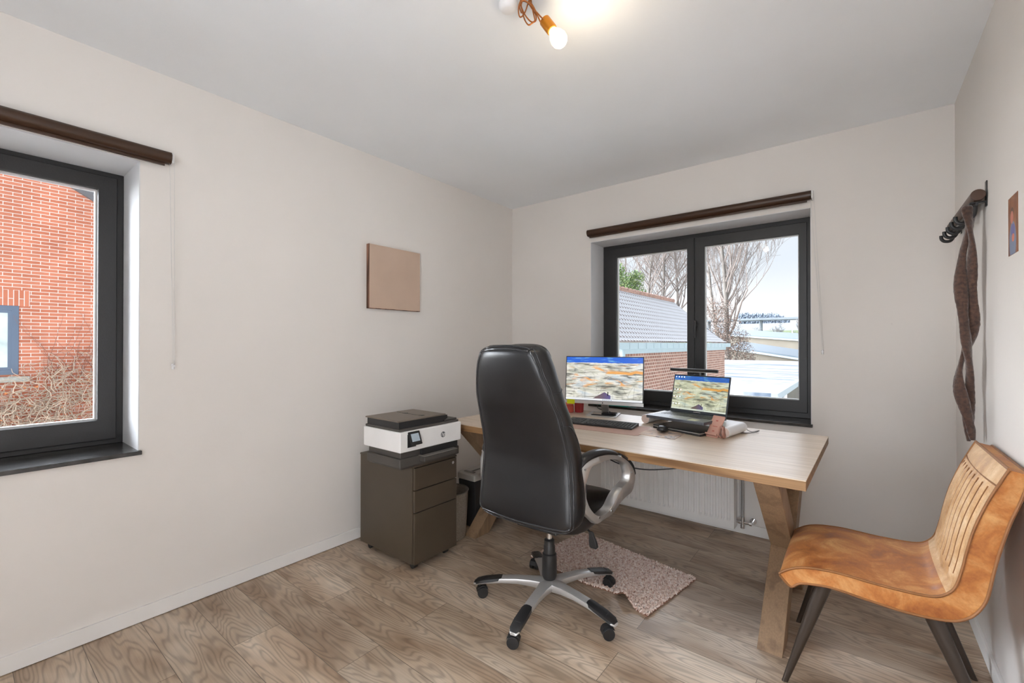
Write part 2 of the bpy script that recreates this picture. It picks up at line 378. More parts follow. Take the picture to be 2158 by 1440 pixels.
# left window
XG = XL - .285
w2 = bpy.data.objects.new('window_2', None); COL.objects.link(w2); struct(w2)
lz, lt = LZ0 + .015, LZ1 - e
t = MB(); t.frame(LY0 + e, LY1 - e, lz, lt, (.045, .045, .03, .03), XG - .07, XG, ax=0); t.build('window_frame', M_ANTH, w2, bevel=.003)
t = MB(); t.frame(LY0 + .03, LY1 - .03, lz + .022, lt - .022, (.07, .07, .098, .07), XG - .055, XG + .012, ax=0); sl = t.build('sash', M_ANTH, w2, bevel=.004)
t = MB(); t.frame(LY0 + .099, LY1 - .099, lz + .119, lt - .091, .008, XG - .04, XG - .012, ax=0); t.build('glazing_bead', M_BEAD, sl)
t = MB(); t.add([(XG - .034, LY0 + .1, lz + .12), (XG - .034, LY1 - .1, lz + .12), (XG - .034, LY1 - .1, lt - .092), (XG - .034, LY0 + .1, lt - .092)], [(0, 1, 2, 3)]); t.build('glass_pane', M_GLASS, sl)
struct(MB().box(XL - .31, XL + .02, LY0 - .007, LY1 + .007, LZ0 - .003, LZ0 + .015).build('trim_4', M_STONE, bevel=.002))
# ------------------------------------------------------------------ roller blinds
def blind(name, label, along, a0, a1, z, wallv, sgn, chain, chz):
    """cassette running along axis 'x' or 'y'; wallv = wall plane; sgn = direction into the room"""
    t0 = thing(name, label, 'roller blind', (0, 0, 0), 0)
    def P(a, d, zz): return (a, wallv + sgn * d, zz) if along == 'x' else (wallv + sgn * d, a, zz)
    def prof(a): return [P(a, d, zz) for d, zz in ((.003, z - .018), (.02, z - .026), (.045, z - .022), (.056, z - .006), (.058, z + .012), (.048, z + .026), (.03, z + .031), (.003, z + .031))]
    m = MB(); m.rings([prof(a0), prof(a1)]); m.build('cassette', M_BLIND, t0, smooth=50)
    m = MB(); m.rings([[P(a, d, zz) for d, zz in ((.022, z - .036), (.030, z - .036), (.030, z - .02), (.022, z - .02))] for a in (a0 + .012, a1 - .022)]); m.build('bottom_bar', M_BLIND, t0)
    m = MB(); m.rings([[P(a, d, zz) for d, zz in ((.002, z - .026), (.05, z - .02), (.05, z + .026), (.002, z + .034))] for a in (a1 + .0005, a1 + .009)]); m.build('end_cap', M_WHITEP, t0, bevel=.002)
    m = MB(); random.seed(4); n = 150
    for st in (0, 1):
        for i in range(n):
            f = i / n; zz = z - .01 - (z - .01 - chz) * f
            a = a1 + .004 + (chain - a1) * f + (st - .5) * (.014 * (1 - f) + .004)
            m.ball(P(a, .035 - .01 * f, zz), .0016, 5, 3)
        m.tube([P(a1 + .004 + (st - .5) * .018, .035, z - .01), P(chain + (st - .5) * .004, .025, chz)], .0007, 4)
    m.build('bead_chain', mat('chain_white', (.60, .60, .59), .4), t0, smooth=60)
    m = MB(); m.cyl(P(chain, .012, chz - .004), P(chain, .034, chz - .004), .006, n=10); m.cyl(P(chain, .02, chz - .02), P(chain, .02, chz + .006), .006, n=10); m.build('chain_weight', M_WHITEP, t0, smooth=50)
blind('roller_blind', 'dark brown roller blind rolled up above the two-pane window, white bead chain on its right', 'x', BX0 - .008, -.232, 2.172, YB, -1, -.179, 1.222)
blind('roller_blind', 'dark brown roller blind rolled up above the window in the left wall', 'y', -1.18, .640, 2.134, XL, 1, .655, 1.165)
# ------------------------------------------------------------------ desk table
TX, TY, TRZ = -1.145, 2.480, -.0205
tb = thing('dining_table', 'oak dining table with crossed beam legs used as a desk under the window', 'table', (TX, TY, 0), TRZ)
HW, HD, TZ = .997, .506, .76
MB().box(-HW, HW, -HD, HD, TZ - .004, TZ).build('table_top', M_TOP, tb, bevel=.001)
MB().box(-HW + .0005, HW - .0005, -HD + .0005, HD - .0005, TZ - .040, TZ - .004).build('table_edge', M_EDGE, tb, bevel=.001)
def beam(m, xc, ya, yb, z0, z1, hw=.046, wd=.135):
    m.rings([[(xc - hw, ya - wd / 2, z0), (xc + hw, ya - wd / 2, z0), (xc + hw, ya + wd / 2, z0), (xc - hw, ya + wd / 2, z0)],
             [(xc - hw, yb - wd / 2, z1), (xc + hw, yb - wd / 2, z1), (xc + hw, yb + wd / 2, z1), (xc - hw, yb + wd / 2, z1)]])
for xc in (.857, -.857):
    m = MB(); beam(m, xc, -.32, .40, 0, TZ - .0405); m.build('leg', M_LEG, tb, bevel=.002)
    m = MB(); beam(m, xc, .32, -.40, 0, TZ - .0405, .0455); m.build('leg', M_LEG, tb, bevel=.002)
# ------------------------------------------------------------------ radiator with valve and pipes
rd = thing('radiator', 'white ribbed panel radiator under the window behind the oak table', 'radiator', (-1.13, YB - .004, .055))
m = MB(); xs = []; n = 30; X0, X1 = -.47, .475
prof = []
k = 0; nr = 26; st = (X1 - X0 - .03) / nr
pts = [(X0, -.02), (X0, -.105), (X0 + .015, -.105)]
for i in range(nr):
    a = X0 + .015 + i * st; pts += [(a + st * .3, -.105), (a + st * .42, -.097), (a + st * .75, -.097), (a + st * .87, -.105)]
pts += [(X1 - .015, -.105), (X1, -.105), (X1, -.02)]
def sect(z, inset): return [(x, y if inset == 0 else (-.105 if y < -.09 else y), z) for x, y in pts]
m.rings([sect(0, 1), sect(.045, 1), sect(.06, 0), sect(.55, 0), sect(.565, 1), sect(.60, 1)]); m.build('front_panel', M_RAD, rd)
MB().box(X0 - .004, X0, -.108, -.02, 0, .61).build('side_cover', M_RAD, rd); MB().box(X1, X1 + .004, -.108, -.02, 0, .61).build('side_cover', M_RAD, rd)
MB().box(X0, X1, -.106, -.02, .60, .61).build('top_grille', M_RAD, rd)
for x in (-.35, .35): MB().box(x - .02, x + .02, -.02, -.001, .1, .5).build('wall_bracket', M_RAD, rd)
m = MB(); m.cyl((X1 + .004, -.055, .04), (X1 + .095, -.055, .04), .009, n=10); m.cyl((X1 + .045, -.055, .02), (X1 + .045, -.055, .075), .011, n=12); m.cyl((X1 + .045, -.055, .002), (X1 + .045, -.055, .02), .014, n=12); m.cyl((X1 + .02, -.055, .04), (X1 + .032, -.055, .04), .014, n=8); m.cyl((X1 + .085, -.055, .04), (X1 + .10, -.055, .04), .014, n=8)
m.cyl((X1 + .1, -.055, .045), (X1 + .1, -.012, .045), .008, n=10); m.cyl((X1 + .1, -.016, .045), (X1 + .1, -.012, .045), .02, n=12)
m.build('valve', M_CHROME, rd, smooth=40)
for dx in (.045, .032): MB().cyl((X1 + dx, -.045, .07), (X1 + dx, -.045, .62), .006, n=10).tube([(X1 + dx, -.045, .62), (X1 + dx, -.001, .64)], .006, 8).build('pipe', M_GREYM, rd, smooth=40)
# ------------------------------------------------------------------ office chair
oc = thing('office_chair', 'black leather office chair with high back and silver loop arms', 'chair', (-1.194, 1.812, 0), math.radians(2))
def chair_back():
    #        z,    rear y, half rear, half outer, thickness
    tab = [(.468, -.235, .215, .225, .10), (.50, -.240, .247, .262, .13), (.56, -.236, .243, .268, .15), (.64, -.228, .238, .264, .15), (.75, -.224, .229, .254, .13), (.83, -.238, .221, .248, .12),
           (.93, -.272, .214, .236, .11), (1.05, -.322, .196, .218, .115), (1.16, -.352, .166, .196, .12), (1.225, -.362, .138, .174, .12), (1.252, -.352, .115, .150, .10)]
    rings = []; seam = []; zs = [.462, .472, .485] + [.50 + i * .0372 for i in range(20)] + [1.228, 1.243, 1.256, 1.262]
    for i, z in enumerate(zs):
        yr, wr, wo, T = interp(tab, z)
        if z >= 1.25: wo *= .86; wr *= .86; T *= .7; yr += .02
        if z < .47: wo *= .93; wr *= .95; T *= .8; yr += .01
        yf = yr + T
        half = [(0, yr - .014), (.35 * wr, yr - .013), (.7 * wr, yr - .009), (.93 * wr, yr - .002), (wr, yr + .006), (wr + .5 * (wo - wr), yr + .02), (wo - .002, yr + .3 * T), (wo, yr + .55 * T),
                (wo - .008, yr + .82 * T), (wo - .03, yf + .002), (wo - .055, yf + .002), (wo * .62, yf - .018), (wo * .3, yf - .028), (0, yf - .03)]
        ring = half + [(-x, y) for x, y in half[-2:0:-1]]
        rings.append([(x, y, z) for x, y in ring]); seam.append((wr, yr + .004, z))
    m = MB(); m.rings(rings); return m, seam
m, seam = chair_back()
cb = m.build('backrest', M_BLACKL, oc, smooth=60, sub=1)
sm = [p for p in seam if .485 <= p[2] <= 1.25]
bot = [(x, -.240 - .009 * (1 - (x / .235) ** 2) - .004, .479 + .006 * abs(x / .235)) for x in (-.235, -.2, -.14, -.07, 0, .07, .14, .2, .235)]
top = [(x, -.359 - .008, 1.247 - .010 * (x / .12) ** 2) for x in (.115, .06, 0, -.06, -.115)]
lp = bot + [(x, y - .004, z) for x, y, z in sm[1:]] + top + [(-x, y - .004, z) for x, y, z in sm[1:]][::-1]
bpy.context.view_layer.update(); _ev = cb.evaluated_get(bpy.context.evaluated_depsgraph_get())
def snap(pts):
    out = []
    for p in pts:
        ok, co, no, i = _ev.closest_point_on_mesh(Vector(p)); out.append(co + no * .0005 if ok else Vector(p))
    return out
m = MB(); m.tube(snap(catmull(lp, 3, True)), .0042, 6, closed=True)
lp2 = [(x * 1.035, y + .016, z * 1.0 + (.012 if z > 1.2 else 0) - (.008 if z < .5 else 0)) for x, y, z in lp]
m.tube(snap(catmull(lp2, 3, True)), .0032, 6, closed=True)
m.build('piping', M_PIPE, cb, smooth=60)
for s in (-1, 1):   # seams across the side bolsters
    m = MB(); m.tube(snap(catmull([(s * .199, -.318, 1.06), (s * .221, -.27, 1.065), (s * .221, -.222, 1.08), (s * .19, -.205, 1.085)], 5)), .0022, 6)
    m.build('side_seam', M_PIPE, cb, smooth=60); m = MB()
    m.tube(snap(catmull([(s * .219, -.262, .925), (s * .243, -.215, .915), (s * .250, -.17, .87), (s * .257, -.135, .79), (s * .262, -.12, .70), (s * .265, -.11, .62)], 5)), .0026, 6); m.build('side_seam', M_PIPE, cb, smooth=60)
m = MB(); R = []
for i in range(9):
    a = i / 8; x = -.135 + .27 * a; s = math.sqrt(max(1 - (2 * a - 1) ** 4, .05))
    R.append([(x, -.210 + .060 * s * math.cos(q) + .0, 1.203 + .066 * s * math.sin(q) * (1)) for q in [2 * PI * k / 12 for k in range(12)]])
m.rings(R); m.build('headrest_cushion', M_BLACKL, oc, smooth=70, sub=1)
# seat
m = MB(); R = []
for z, k, dy in ((.425, .86, 0), (.435, .96, 0), (.465, 1.0, 0), (.505, 1.0, 0), (.535, .95, 0), (.548, .80, 0)):
    ring = []
    for q in range(28):
        a = 2 * PI * q / 28; c, s = math.cos(a), math.sin(a)
        ex = abs(c) ** .45 * (1 if c > 0 else -1); ey = abs(s) ** .45 * (1 if s > 0 else -1)
        ring.append((.262 * k * ex, .055 + .255 * k * ey, z + .012 * (1 - abs(ey)) - (.02 * max(0, ey) ** 3)))
    R.append(ring)
m.rings(R); m.build('seat', M_BLACKL, oc, smooth=60, sub=1)
MB().box(-.11, .11, -.12, .14, .395, .43).box(-.05, .05, -.06, .06, .37, .395).build('tilt_mechanism', M_BLACKP, oc, bevel=.006)
m = MB(); m.tube([(.08, .02, .405), (.19, .015, .408), (.215, .01, .395)], .005, 8); lv = m.build('lever', M_BLACKP, oc, smooth=50)
MB().rings([[(.212 + .0, .01 - w_, z - 0), (.228, .01 - w_, z), (.228, .01 + w_, z), (.212, .01 + w_, z)] if 0 else [(.218 + dx - w_ * 1.1, .01 - w_ * .6, z), (.218 + dx + w_ * 1.1, .01 - w_ * .6, z), (.218 + dx + w_ * 1.1, .01 + w_ * .6, z), (.218 + dx - w_ * 1.1, .01 + w_ * .6, z)] for z, w_, dx in ((.402, .006, 0), (.39, .010, .002), (.355, .016, .010), (.335, .017, .014), (.328, .012, .015))]).build('lever_knob', M_BLACKP, lv, smooth=60, bevel=.002)
MB().cyl((0, 0, .27), (0, 0, .40), .0135, n=20).build('gas_lift', M_CHROME, oc, smooth=40)
MB().lathe([(.03, .125), (.036, .14), (.0355, .225), (.034, .245), (.028, .250), (.0275, .282), (.025, .290), (.025, .312), (.017, .318)]).build('column_cover', M_BLACKP, oc, smooth=35)
# base star
b0 = math.radians(-8 - 2)
for i in range(5):
    a = b0 + i * 2 * PI / 5; Mx = Matrix.Rotation(a, 4, 'Z')
    m = MB(); R = []
    for r, z, h, w_ in ((.0, .100, .040, .045), (.04, .100, .040, .036), (.09, .103, .034, .029), (.16, .104, .028, .026), (.24, .098, .024, .0255), (.32, .084, .020, .026), (.365, .073, .016, .024), (.378, .068, .010, .016)):
        R.append([Mx @ Vector(p) for p in ((r, -w_ * .72, z - h / 2), (r, w_ * .72, z - h / 2), (r, w_, z), (r, w_ * .86, z + h * .42), (r, w_ * .35, z + h * .55), (r, -w_ * .35, z + h * .55), (r, -w_ * .86, z + h * .42), (r, -w_, z))])
    m.rings(R); bl = m.build('base_leg', M_SILVER, oc, smooth=55)
    m = MB(); R = []
    for r, z, h, w_ in ((.235, .101, .024, .019), (.25, .0975, .026, .0245), (.32, .0855, .024, .026), (.362, .075, .020, .024), (.376, .069, .012, .015)):
        R.append([Mx @ Vector(p) for p in ((r, -w_ * 1.03, z - .002), (r, w_ * 1.03, z - .002), (r, w_ * .95, z + h * .45), (r, w_ * .4, z + h * .62), (r, -w_ * .4, z + h * .62), (r, -w_ * .95, z + h * .45))])
    m.rings(R)
    for rr in (.275, .295, .315, .335): m.tube([Mx @ Vector((rr, y, .1105 - (rr - .25) * .17)) for y in (-.013, 0, .013)], .0018, 5)
    m.build('foot_pad', M_BLACKP, bl, smooth=50)
    sw = a + (.9, 2.0, -.6, .4, 1.9)[i]
    c = Mx @ Vector((.348, 0, 0)); m = MB(); d = Vector((math.cos(sw), math.sin(sw), 0)); nrm = Vector((-d.y, d.x, 0))
    cc = c - d * .012
    m.cyl((c.x, c.y, .045), (c.x, c.y, .066), .007, n=10)
    for s_ in (-1, 1): m.cyl(cc + nrm * s_ * .006 + Vector((0, 0, .0262)), cc + nrm * s_ * .024 + Vector((0, 0, .0262)), .026, n=22)
    ca = m.build('caster', M_BLACKP, oc, smooth=40, bevel=.002)
    m = MB(); R = []
    for s_ in (-.013, .013):
        R.append([cc + nrm * s_ + Vector((d.x * q * .030, d.y * q * .030, z)) for q, z in ((-1, .03), (-.7, .05), (0, .059), (.7, .052), (1, .036), (.8, .04), (0, .045), (-.8, .04))])
    m.rings(R); m.build('caster_hood', M_BLACKP, ca, smooth=40)
# loop armrests: outline traced in a plane that splays outward to the front
OUT = [(-.141, .739), (-.167, .698), (-.170, .659), (-.165, .605), (-.149, .566), (-.119, .524), (-.063, .474), (-.016, .480), (.041, .491), (.087, .526), (.125, .546), (.169, .563), (.189, .601), (.194, .636), (.178, .677), (.134, .723), (.079, .752), (-.007, .770), (-.062, .769), (-.112, .757)]
INN0 = [(-.085, .716), (-.104, .678), (-.117, .651), (-.114, .612), (-.093, .561), (-.055, .522), (-.016, .518), (.024, .531), (.057, .570), (.085, .594), (.112, .608), (.135, .622), (.143, .645), (.138, .672), (.122, .698), (.087, .716), (.055, .727), (.017, .732), (-.031, .728), (-.062, .724)]
INN = [(.014 + (y - .014) * 1.10, .622 + (z - .622) * 1.09) for y, z in INN0]
M_ARM = mat('arm_silver', (.40, .39, .38), .28, .7)
def armx(y): return .262 + .3 * (y + .05) * 1.0
for s in (1, -1):
    o_ = catmull([(0, y, z) for y, z in OUT], 4, True); i_ = catmull([(0, y, z) for y, z in INN], 4, True)
    n = len(o_); R = []
    prof = []
    for (a, b) in zip(o_, i_):
        c1 = a; c2 = b; x = armx(a.y); x2 = armx(b.y); mid = (a + b) / 2
        R.append([(s * (x - .018), c1.y, c1.z), (s * (x + .018), c1.y, c1.z), (s * (x + .024), (c1.y * .8 + mid.y * .2), (c1.z * .8 + mid.z * .2)), (s * (x2 + .024), (c2.y * .8 + mid.y * .2), (c2.z * .8 + mid.z * .2)), (s * (x2 + .020), c2.y, c2.z), (s * (x2 - .018), c2.y, c2.z)])
    R.append(R[0]); m = MB(); m.rings(R, False); ar = m.build('armrest', M_ARM, oc, smooth=50)
    if s < 0: ar.location.x = -.050
    m = MB()
    arc = catmull([(0, y, z) for y, z in ((-.150, .735), (-.118, .762), (-.065, .776), (-.005, .777), (.045, .768), (.085, .755))], 5)
    R = []
    for k, p in enumerate(arc):
        e_ = .55 + .45 * math.sin(PI * min(1, max(0, k / (len(arc) - 1)))) ** .5; x = armx(p.y); T_ = .022 * e_
        R.append([(s * (x + .030 * e_ * math.cos(q)), p.y, p.z + T_ * math.sin(q) * .75) for q in [2 * PI * j / 12 for j in range(12)]])
    m.rings(R); m.build('arm_pad', M_BLACKL, ar, smooth=60)
    m = MB(); arc = catmull([(0, y, z) for y, z in ((.105, .750), (.15, .722), (.185, .685), (.199, .645))], 4)
    m.rings([[(s * (armx(p.y) + dx), p.y + dz * .6, p.z + dz) for dx, dz in ((-.02, -.004), (.02, -.004), (.022, .003), (0, .008), (-.022, .003))] for p in arc]); m.build('front_trim', M_BLACKP, ar, smooth=60)
    for y, z in ((.092, .745), (-.135, .725), (.165, .66), (-.135, .58), (.03, .51), (-.05, .50)): MB().cyl((s * (armx(y) + .012), y, z), (s * (armx(y) + .0275), y, z), .005, n=10).build('screw', M_CHROME, ar, smooth=40)
    MB().box(min(s * .22, s * .27), max(s * .22, s * .27), -.06, .03, .485, .505).build('arm_bracket', M_BLACKP, ar)
# ------------------------------------------------------------------ tan chair at the right wall
tcx, tcy = .06, 2.17
tc_ = thing('dining_chair', 'tan suede dining chair with channelled backrest against the right wall', 'chair', (tcx + .011, tcy, 0))
TOPC = [(-.253, .402), (-.242, .414), (-.205, .438), (-.163, .452), (-.11, .459), (-.059, .461), (.037, .457), (.127, .459), (.175, .467), (.205, .490), (.221, .52), (.235, .58), (.243, .626), (.261, .707), (.288, .789), (.315, .855), (.332, .893)]
OUTC = [(-.250, .396), (-.216, .366), (-.185, .388), (-.11, .402), (-.06, .401), (-.01, .397), (.083, .391), (.148, .393), (.209, .403), (.245, .425), (.268, .455), (.286, .50), (.298, .57), (.312, .645), (.333, .735), (.356, .81), (.374, .884)]
SH = lambda L: [Vector((x - tcx, 0, z)) for x, z in L]
tcv = catmull(SH(TOPC), 4); ocv = catmull(SH(OUTC), 4)
W2 = .24; NY = 109
def yy(j): return -W2 + 2 * W2 * j / (NY - 1)
rings = []
n = len(tcv)
for j in range(NY):
    y = yy(j); e_ = abs(y) / W2; crown = (1 - e_ ** 2.2)
    ring = []
    for i, p in enumerate(tcv):
        a = tcv[max(i - 1, 0)]; b = tcv[min(i + 1, n - 1)]; d = (b - a).normalized(); nrm = Vector((-d.z, 0, d.x))
        isb = p.z > .475 and p.x > .1; zz = p.z
        c = .014 * crown * min(1, i / 6) * min(1, (n - 1 - i) / 4)
        if isb and .50 < zz < .835 and e_ < .86: c += -.003 + .0085 * abs(math.sin(PI * (y + W2) / .0480)) ** .7 * min(1, (zz - .50) / .03) * min(1, (.835 - zz) / .02)
        q = p + nrm * c
        ring.append((q.x, y, q.z))
    for p in reversed(ocv): ring.append((p.x, y, p.z))
    rings.append(ring)
m = MB(); ns = sum(1 for p in tcv if not (p.z > .478 and p.x > .1))
# split: seat section and backrest section share the fold line
def sec(i0, i1):
    mm = MB(); R = []
    for r in rings:
        top = r[i0:i1]; out = list(reversed(r[n:])); out = out[i0:i1]
        R.append(top + list(reversed(out)))
    mm.rings(R); return mm
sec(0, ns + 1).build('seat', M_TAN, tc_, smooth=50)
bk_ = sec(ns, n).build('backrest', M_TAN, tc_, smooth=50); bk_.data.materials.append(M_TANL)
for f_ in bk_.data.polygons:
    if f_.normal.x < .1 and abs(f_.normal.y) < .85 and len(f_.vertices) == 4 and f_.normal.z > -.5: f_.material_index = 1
m = MB()
for y in (-W2, W2):
    m.tube([(p.x, y, p.z) for p in tcv], .0042, 6); m.tube([(p.x, y, p.z) for p in ocv], .0045, 6)
m.tube([(tcv[-1].x, y, tcv[-1].z + .002) for y in (-W2, 0, W2)], .0045, 6); m.tube([(ocv[-1].x, y, ocv[-1].z) for y in (-W2, 0, W2)], .0045, 6); m.tube([(ocv[0].x, y, ocv[0].z) for y in (-W2, 0, W2)], .0045, 6)
hp = [p for p in tcv if p.z > .835][0]
m.tube([(hp.x - .012 * (1 - (y / W2) ** 2) - .002, y, hp.z) for y in [-W2 + .48 * k / 10 for k in range(11)]], .0025, 6)
m.build('piping', M_TANP, tc_, smooth=60)
m = MB(); k0_ = int(math.ceil((-.206 + W2) / .048))
for k in range(k0_, 20):
    y = -W2 + k * .048
    if y > .206: break
    e_ = abs(y) / W2; ln = []
    for i in range(1, n - 1):
        p = tcv[i]
        if p.z > .52 and .51 < p.z < .832:
            d = (tcv[i + 1] - tcv[i - 1]).normalized(); nrm = Vector((-d.z, 0, d.x)); c = .014 * (1 - e_ ** 2.2) - .003
            q = p + nrm * (c + .0042); ln.append((q.x, y, q.z))
    m.tube(ln, .0015, 5)
st_ = m.build('channel_seams', mat('seam_brown', srgb(132, 88, 50), .7), bk_, smooth=60); pass
for (tx, ty, fx, fy) in ((-.115, -.19, -.238, -.228), (-.115, .19, -.236, .222), (.165, -.19, .322, -.222), (.165, .19, .322, .220)):
    m = MB(); R = []
    for f_, w_ in ((0, .027), (.3, .0225), (.7, .0150), (.97, .0105), (1, .010)):
        x = tx - tcx + (fx - tx) * f_; y = ty + (fy - ty) * f_; z = .398 * (1 - f_)
        R.append([(x + w_ * math.cos(q) * (1.0), y + w_ * .62 * math.sin(q), z) for q in [2 * PI * k / 12 for k in range(12)]])
    m.rings(R); m.build('leg', M_METLEG, tc_, smooth=50)
# ------------------------------------------------------------------ bath mat under the desk
mr = math.radians(-10); mcx, mcy = -1.115, 2.305
mat_ = thing('bath_mat', 'pink chenille mat with a ruck in its near edge, on the floor under the desk', 'mat', (mcx, mcy, 0), mr)
ML, MW = .385, .245
def matp(u, v):   # u,v in -1..1
    x = ML * u; y = MW * v
    near = max(0, -v) ** 1.5; y += .045 * near * math.exp(-((u - .42) / .28) ** 2)
    h = .030 * math.exp(-(((x - .19) * .75 + (y + .14) * .55) / .026) ** 2) * max(0, .35 - v) * (1 if u > 0 else max(0, 1 + u * 4))
    return x, y, max(0, h)
m = MB(); NU, NV = 40, 26; G = [[matp(-1 + 2 * i / NU, -1 + 2 * j / NV) for i in range(NU + 1)] for j in range(NV + 1)]
vs = [(x, y, h + .002) for r in G for x, y, h in r] + [(x, y, h + .006) for r in G for x, y, h in r]
k = (NU + 1) * (NV + 1); fs = []
for j in range(NV):
    for i in range(NU):
        a = j * (NU + 1) + i; fs += [(a, a + 1, a + NU + 2, a + NU + 1)[::-1], (a + k, a + 1 + k, a + NU + 2 + k, a + NU + 1 + k)]
edge = [(0, i) for i in range(NU)] + [(j, NU) for j in range(NV)] + [(NV, i) for i in range(NU, 0, -1)] + [(j, 0) for j in range(NV, 0, -1)]
ei = [j * (NU + 1) + i for j, i in edge]
for q in range(len(ei)): a, b = ei[q], ei[(q + 1) % len(ei)]; fs.append((a, b, b + k, a + k))
m.add(vs, fs); m.build('backing', mat('mat_backing', srgb(150, 112, 92), .9), mat_)
random.seed(7); m = MB(); TU, TV = 74, 44
for j in range(TV):
    for i in range(TU):
        u = -1 + 2 * (i + .5 + random.uniform(-.3, .3)) / TU; v = -1 + 2 * (j + .5 + random.uniform(-.3, .3)) / TV
        x, y, h = matp(u, v); a = random.uniform(-.7, .7); Mx = Matrix.Rotation(random.uniform(0, 6.3), 4, 'Z') @ Matrix.Rotation(random.uniform(.3, 1.4), 4, 'X')
        m.ball((x, y, h + .011), .0052, 5, 4, (1, 1, random.uniform(1.5, 2.2)), Mx)
def mp_mat():
    mm, nt, p = newmat('chenille'); tcn = nn(nt, 'TexCoord').outputs['Object']
    v = nn(nt, 'TexNoise', {'Vector': tcn, 'Scale': 60., 'Detail': 2.}).outputs[0]; p.inputs['Roughness'].default_value = .9; p.inputs['Sheen Weight'].default_value = .3
    nt.links.new(ramp(nt, v, [(.3, srgb(186, 148, 132)), (.5, srgb(228, 206, 194)), (.7, srgb(244, 234, 228))]), p.inputs['Base Color']); return mm
pl_ = m.build('pile', mp_mat(), mat_, smooth=80); pl_['kind'] = 'stuff'
# ------------------------------------------------------------------ drawer cabinet
cbn = thing('drawer_cabinet', 'dark grey steel drawer cabinet on castors, standing under the printer', 'cabinet', (-2.19, 1.745, 0))
CX0, CX1, CY0, CY1, CZ0, CZ1 = -.25, .245, -.165, .163, .045, .592
MB().box(CX0, CX1, CY0, CY1, CZ0, CZ1 - .012).build('body', M_CAB, cbn, bevel=.003)
MB().box(CX0 - .002, CX1 + .016, CY0 - .002, CY1 + .002, CZ1 - .012, CZ1).build('top_panel', M_CAB, cbn, bevel=.003)
for z0, z1 in ((.045, .327), (.332, .451), (.456, .577)):
    MB().box(CX1 + .001, CX1 + .017, CY0 + .006, CY1 - .002, z0, z1).build('drawer', M_CAB, cbn, bevel=.002)
MB().cyl((CX1 + .017, CY1 - .035, .553), (CX1 + .021, CY1 - .035, .553), .009, n=16).cyl((CX1 + .021, CY1 - .035, .553), (CX1 + .0225, CY1 - .035, .553), .004, n=10).build('lock', M_CHROME, cbn, smooth=40)
for x in (CX0 + .05, CX1 - .04):
    for y in (CY0 + .045, CY1 - .045):
        MB().cyl((x, y - .012, .0205), (x, y + .012, .0205), .02, n=16).box(x - .015, x + .015, y - .016, y + .016, .03, .046).build('caster', M_BLACKP, cbn)
# ------------------------------------------------------------------ printer
pr_ = thing('printer', 'white and dark grey all-in-one printer on top of the drawer cabinet', 'printer', (-2.055, 1.685, .592))
px0, px1, py0, py1 = -.165, .165, -.228, .222
MB().box(px0 + .012, px1 - .03, py0 + .025, py1 - .015, .0, .100).build('lower_body', M_DARKG, pr_, bevel=.006, smooth=40)
MB().box(px0 + .02, px1 - .012, py0 + .008, py1 - .005, .012, .062).build('paper_cassette', M_DARKG, pr_, bevel=.006, smooth=40)
MB().box(px1 - .03, px1 + .03, py0 + .14, py1 - .065, .030, .058).build('output_tray', M_DARKG, pr_, bevel=.006, smooth=40)
MB().box(px1 - .03, px1 + .034, py0 + .136, py1 - .061, .058, .064).build('tray_extension', M_MIDG, pr_, bevel=.003)
MB().box(px1 - .02, px1 - .002, py0 + .15, py1 - .03, .064, .098).build('paper_slot', M_BLACKP, pr_)
m = MB(); m.box(px0, px1, py0, py1, .098, .207); m.build('housing', M_PRW, pr_, bevel=.006, smooth=40)
MB().box(px0 + .008, px1 - .012, py0 + .006, py1 - .010, .207, .221).build('scanner_lid', M_DARKG, pr_, bevel=.004)
m = MB(); m.prism([(py0 + .012, .221), (py0 + .30, .221), (py0 + .36, .236), (py0 + .36, .256), (py0 + .012, .258)], .285, 0, px0 + .02); m.build('document_feeder', M_BLACKP, pr_)
m = MB(); m.box(px0 + .012, px1 - .02, py0 + .002, py0 + .345, .257, .265); m.build('feeder_cover', mat('taupe_plastic', srgb(112, 101, 90), .42), pr_, bevel=.004)
m = MB(); m.box(px0 + .04, px1 - .06, py0 + .20, py0 + .203, .2651, .2665).box(px0 + .10, px0 + .125, py0 + .195, py0 + .215, .265, .267).box(px1 - .09, px1 - .065, py0 + .20, py0 + .22, .265, .267); m.build('feeder_guide', M_BLACKP, pr_)
MB().box(px0 + .05, px1 - .02, py0 + .335, py1 - .018, .221, .231).build('feeder_tray', M_DARKG, pr_, bevel=.003)
MB().box(px1 - .004, px1 + .0015, py0 + .048, py0 + .105, .120, .190).build('panel_recess', M_BLACKP, pr_)
Mp = Matrix.Translation((px1 + .014, py0 + .088, .168)) @ Matrix.Rotation(math.radians(-22), 4, 'Y')
cp_ = MB().box(-.006, .004, -.038, .038, -.037, .037, Mp).build('control_panel', M_BLACKG, pr_, bevel=.003)
MB().box(.0041, .0048, -.026, .026, -.018, .024, Mp).build('touch_screen', mat('lcd_grey', (.20, .23, .25), .15, emis=((.35, .42, .48), .25)), cp_)
lg = MB().cyl((px1, .075, .152), (px1 + .0012, .075, .152), .0165, n=30).build('logo', mat('logo_grey', (.10, .10, .11), .3), pr_)
text_mesh('logo_letters', 'hp', .030, M_PRW, lg, Matrix.Translation((px1 + .0015, .075, .1535)) @ Matrix.Rotation(PI / 2, 4, 'Z') @ Matrix.Rotation(PI / 2, 4, 'X'), .0003, .25)
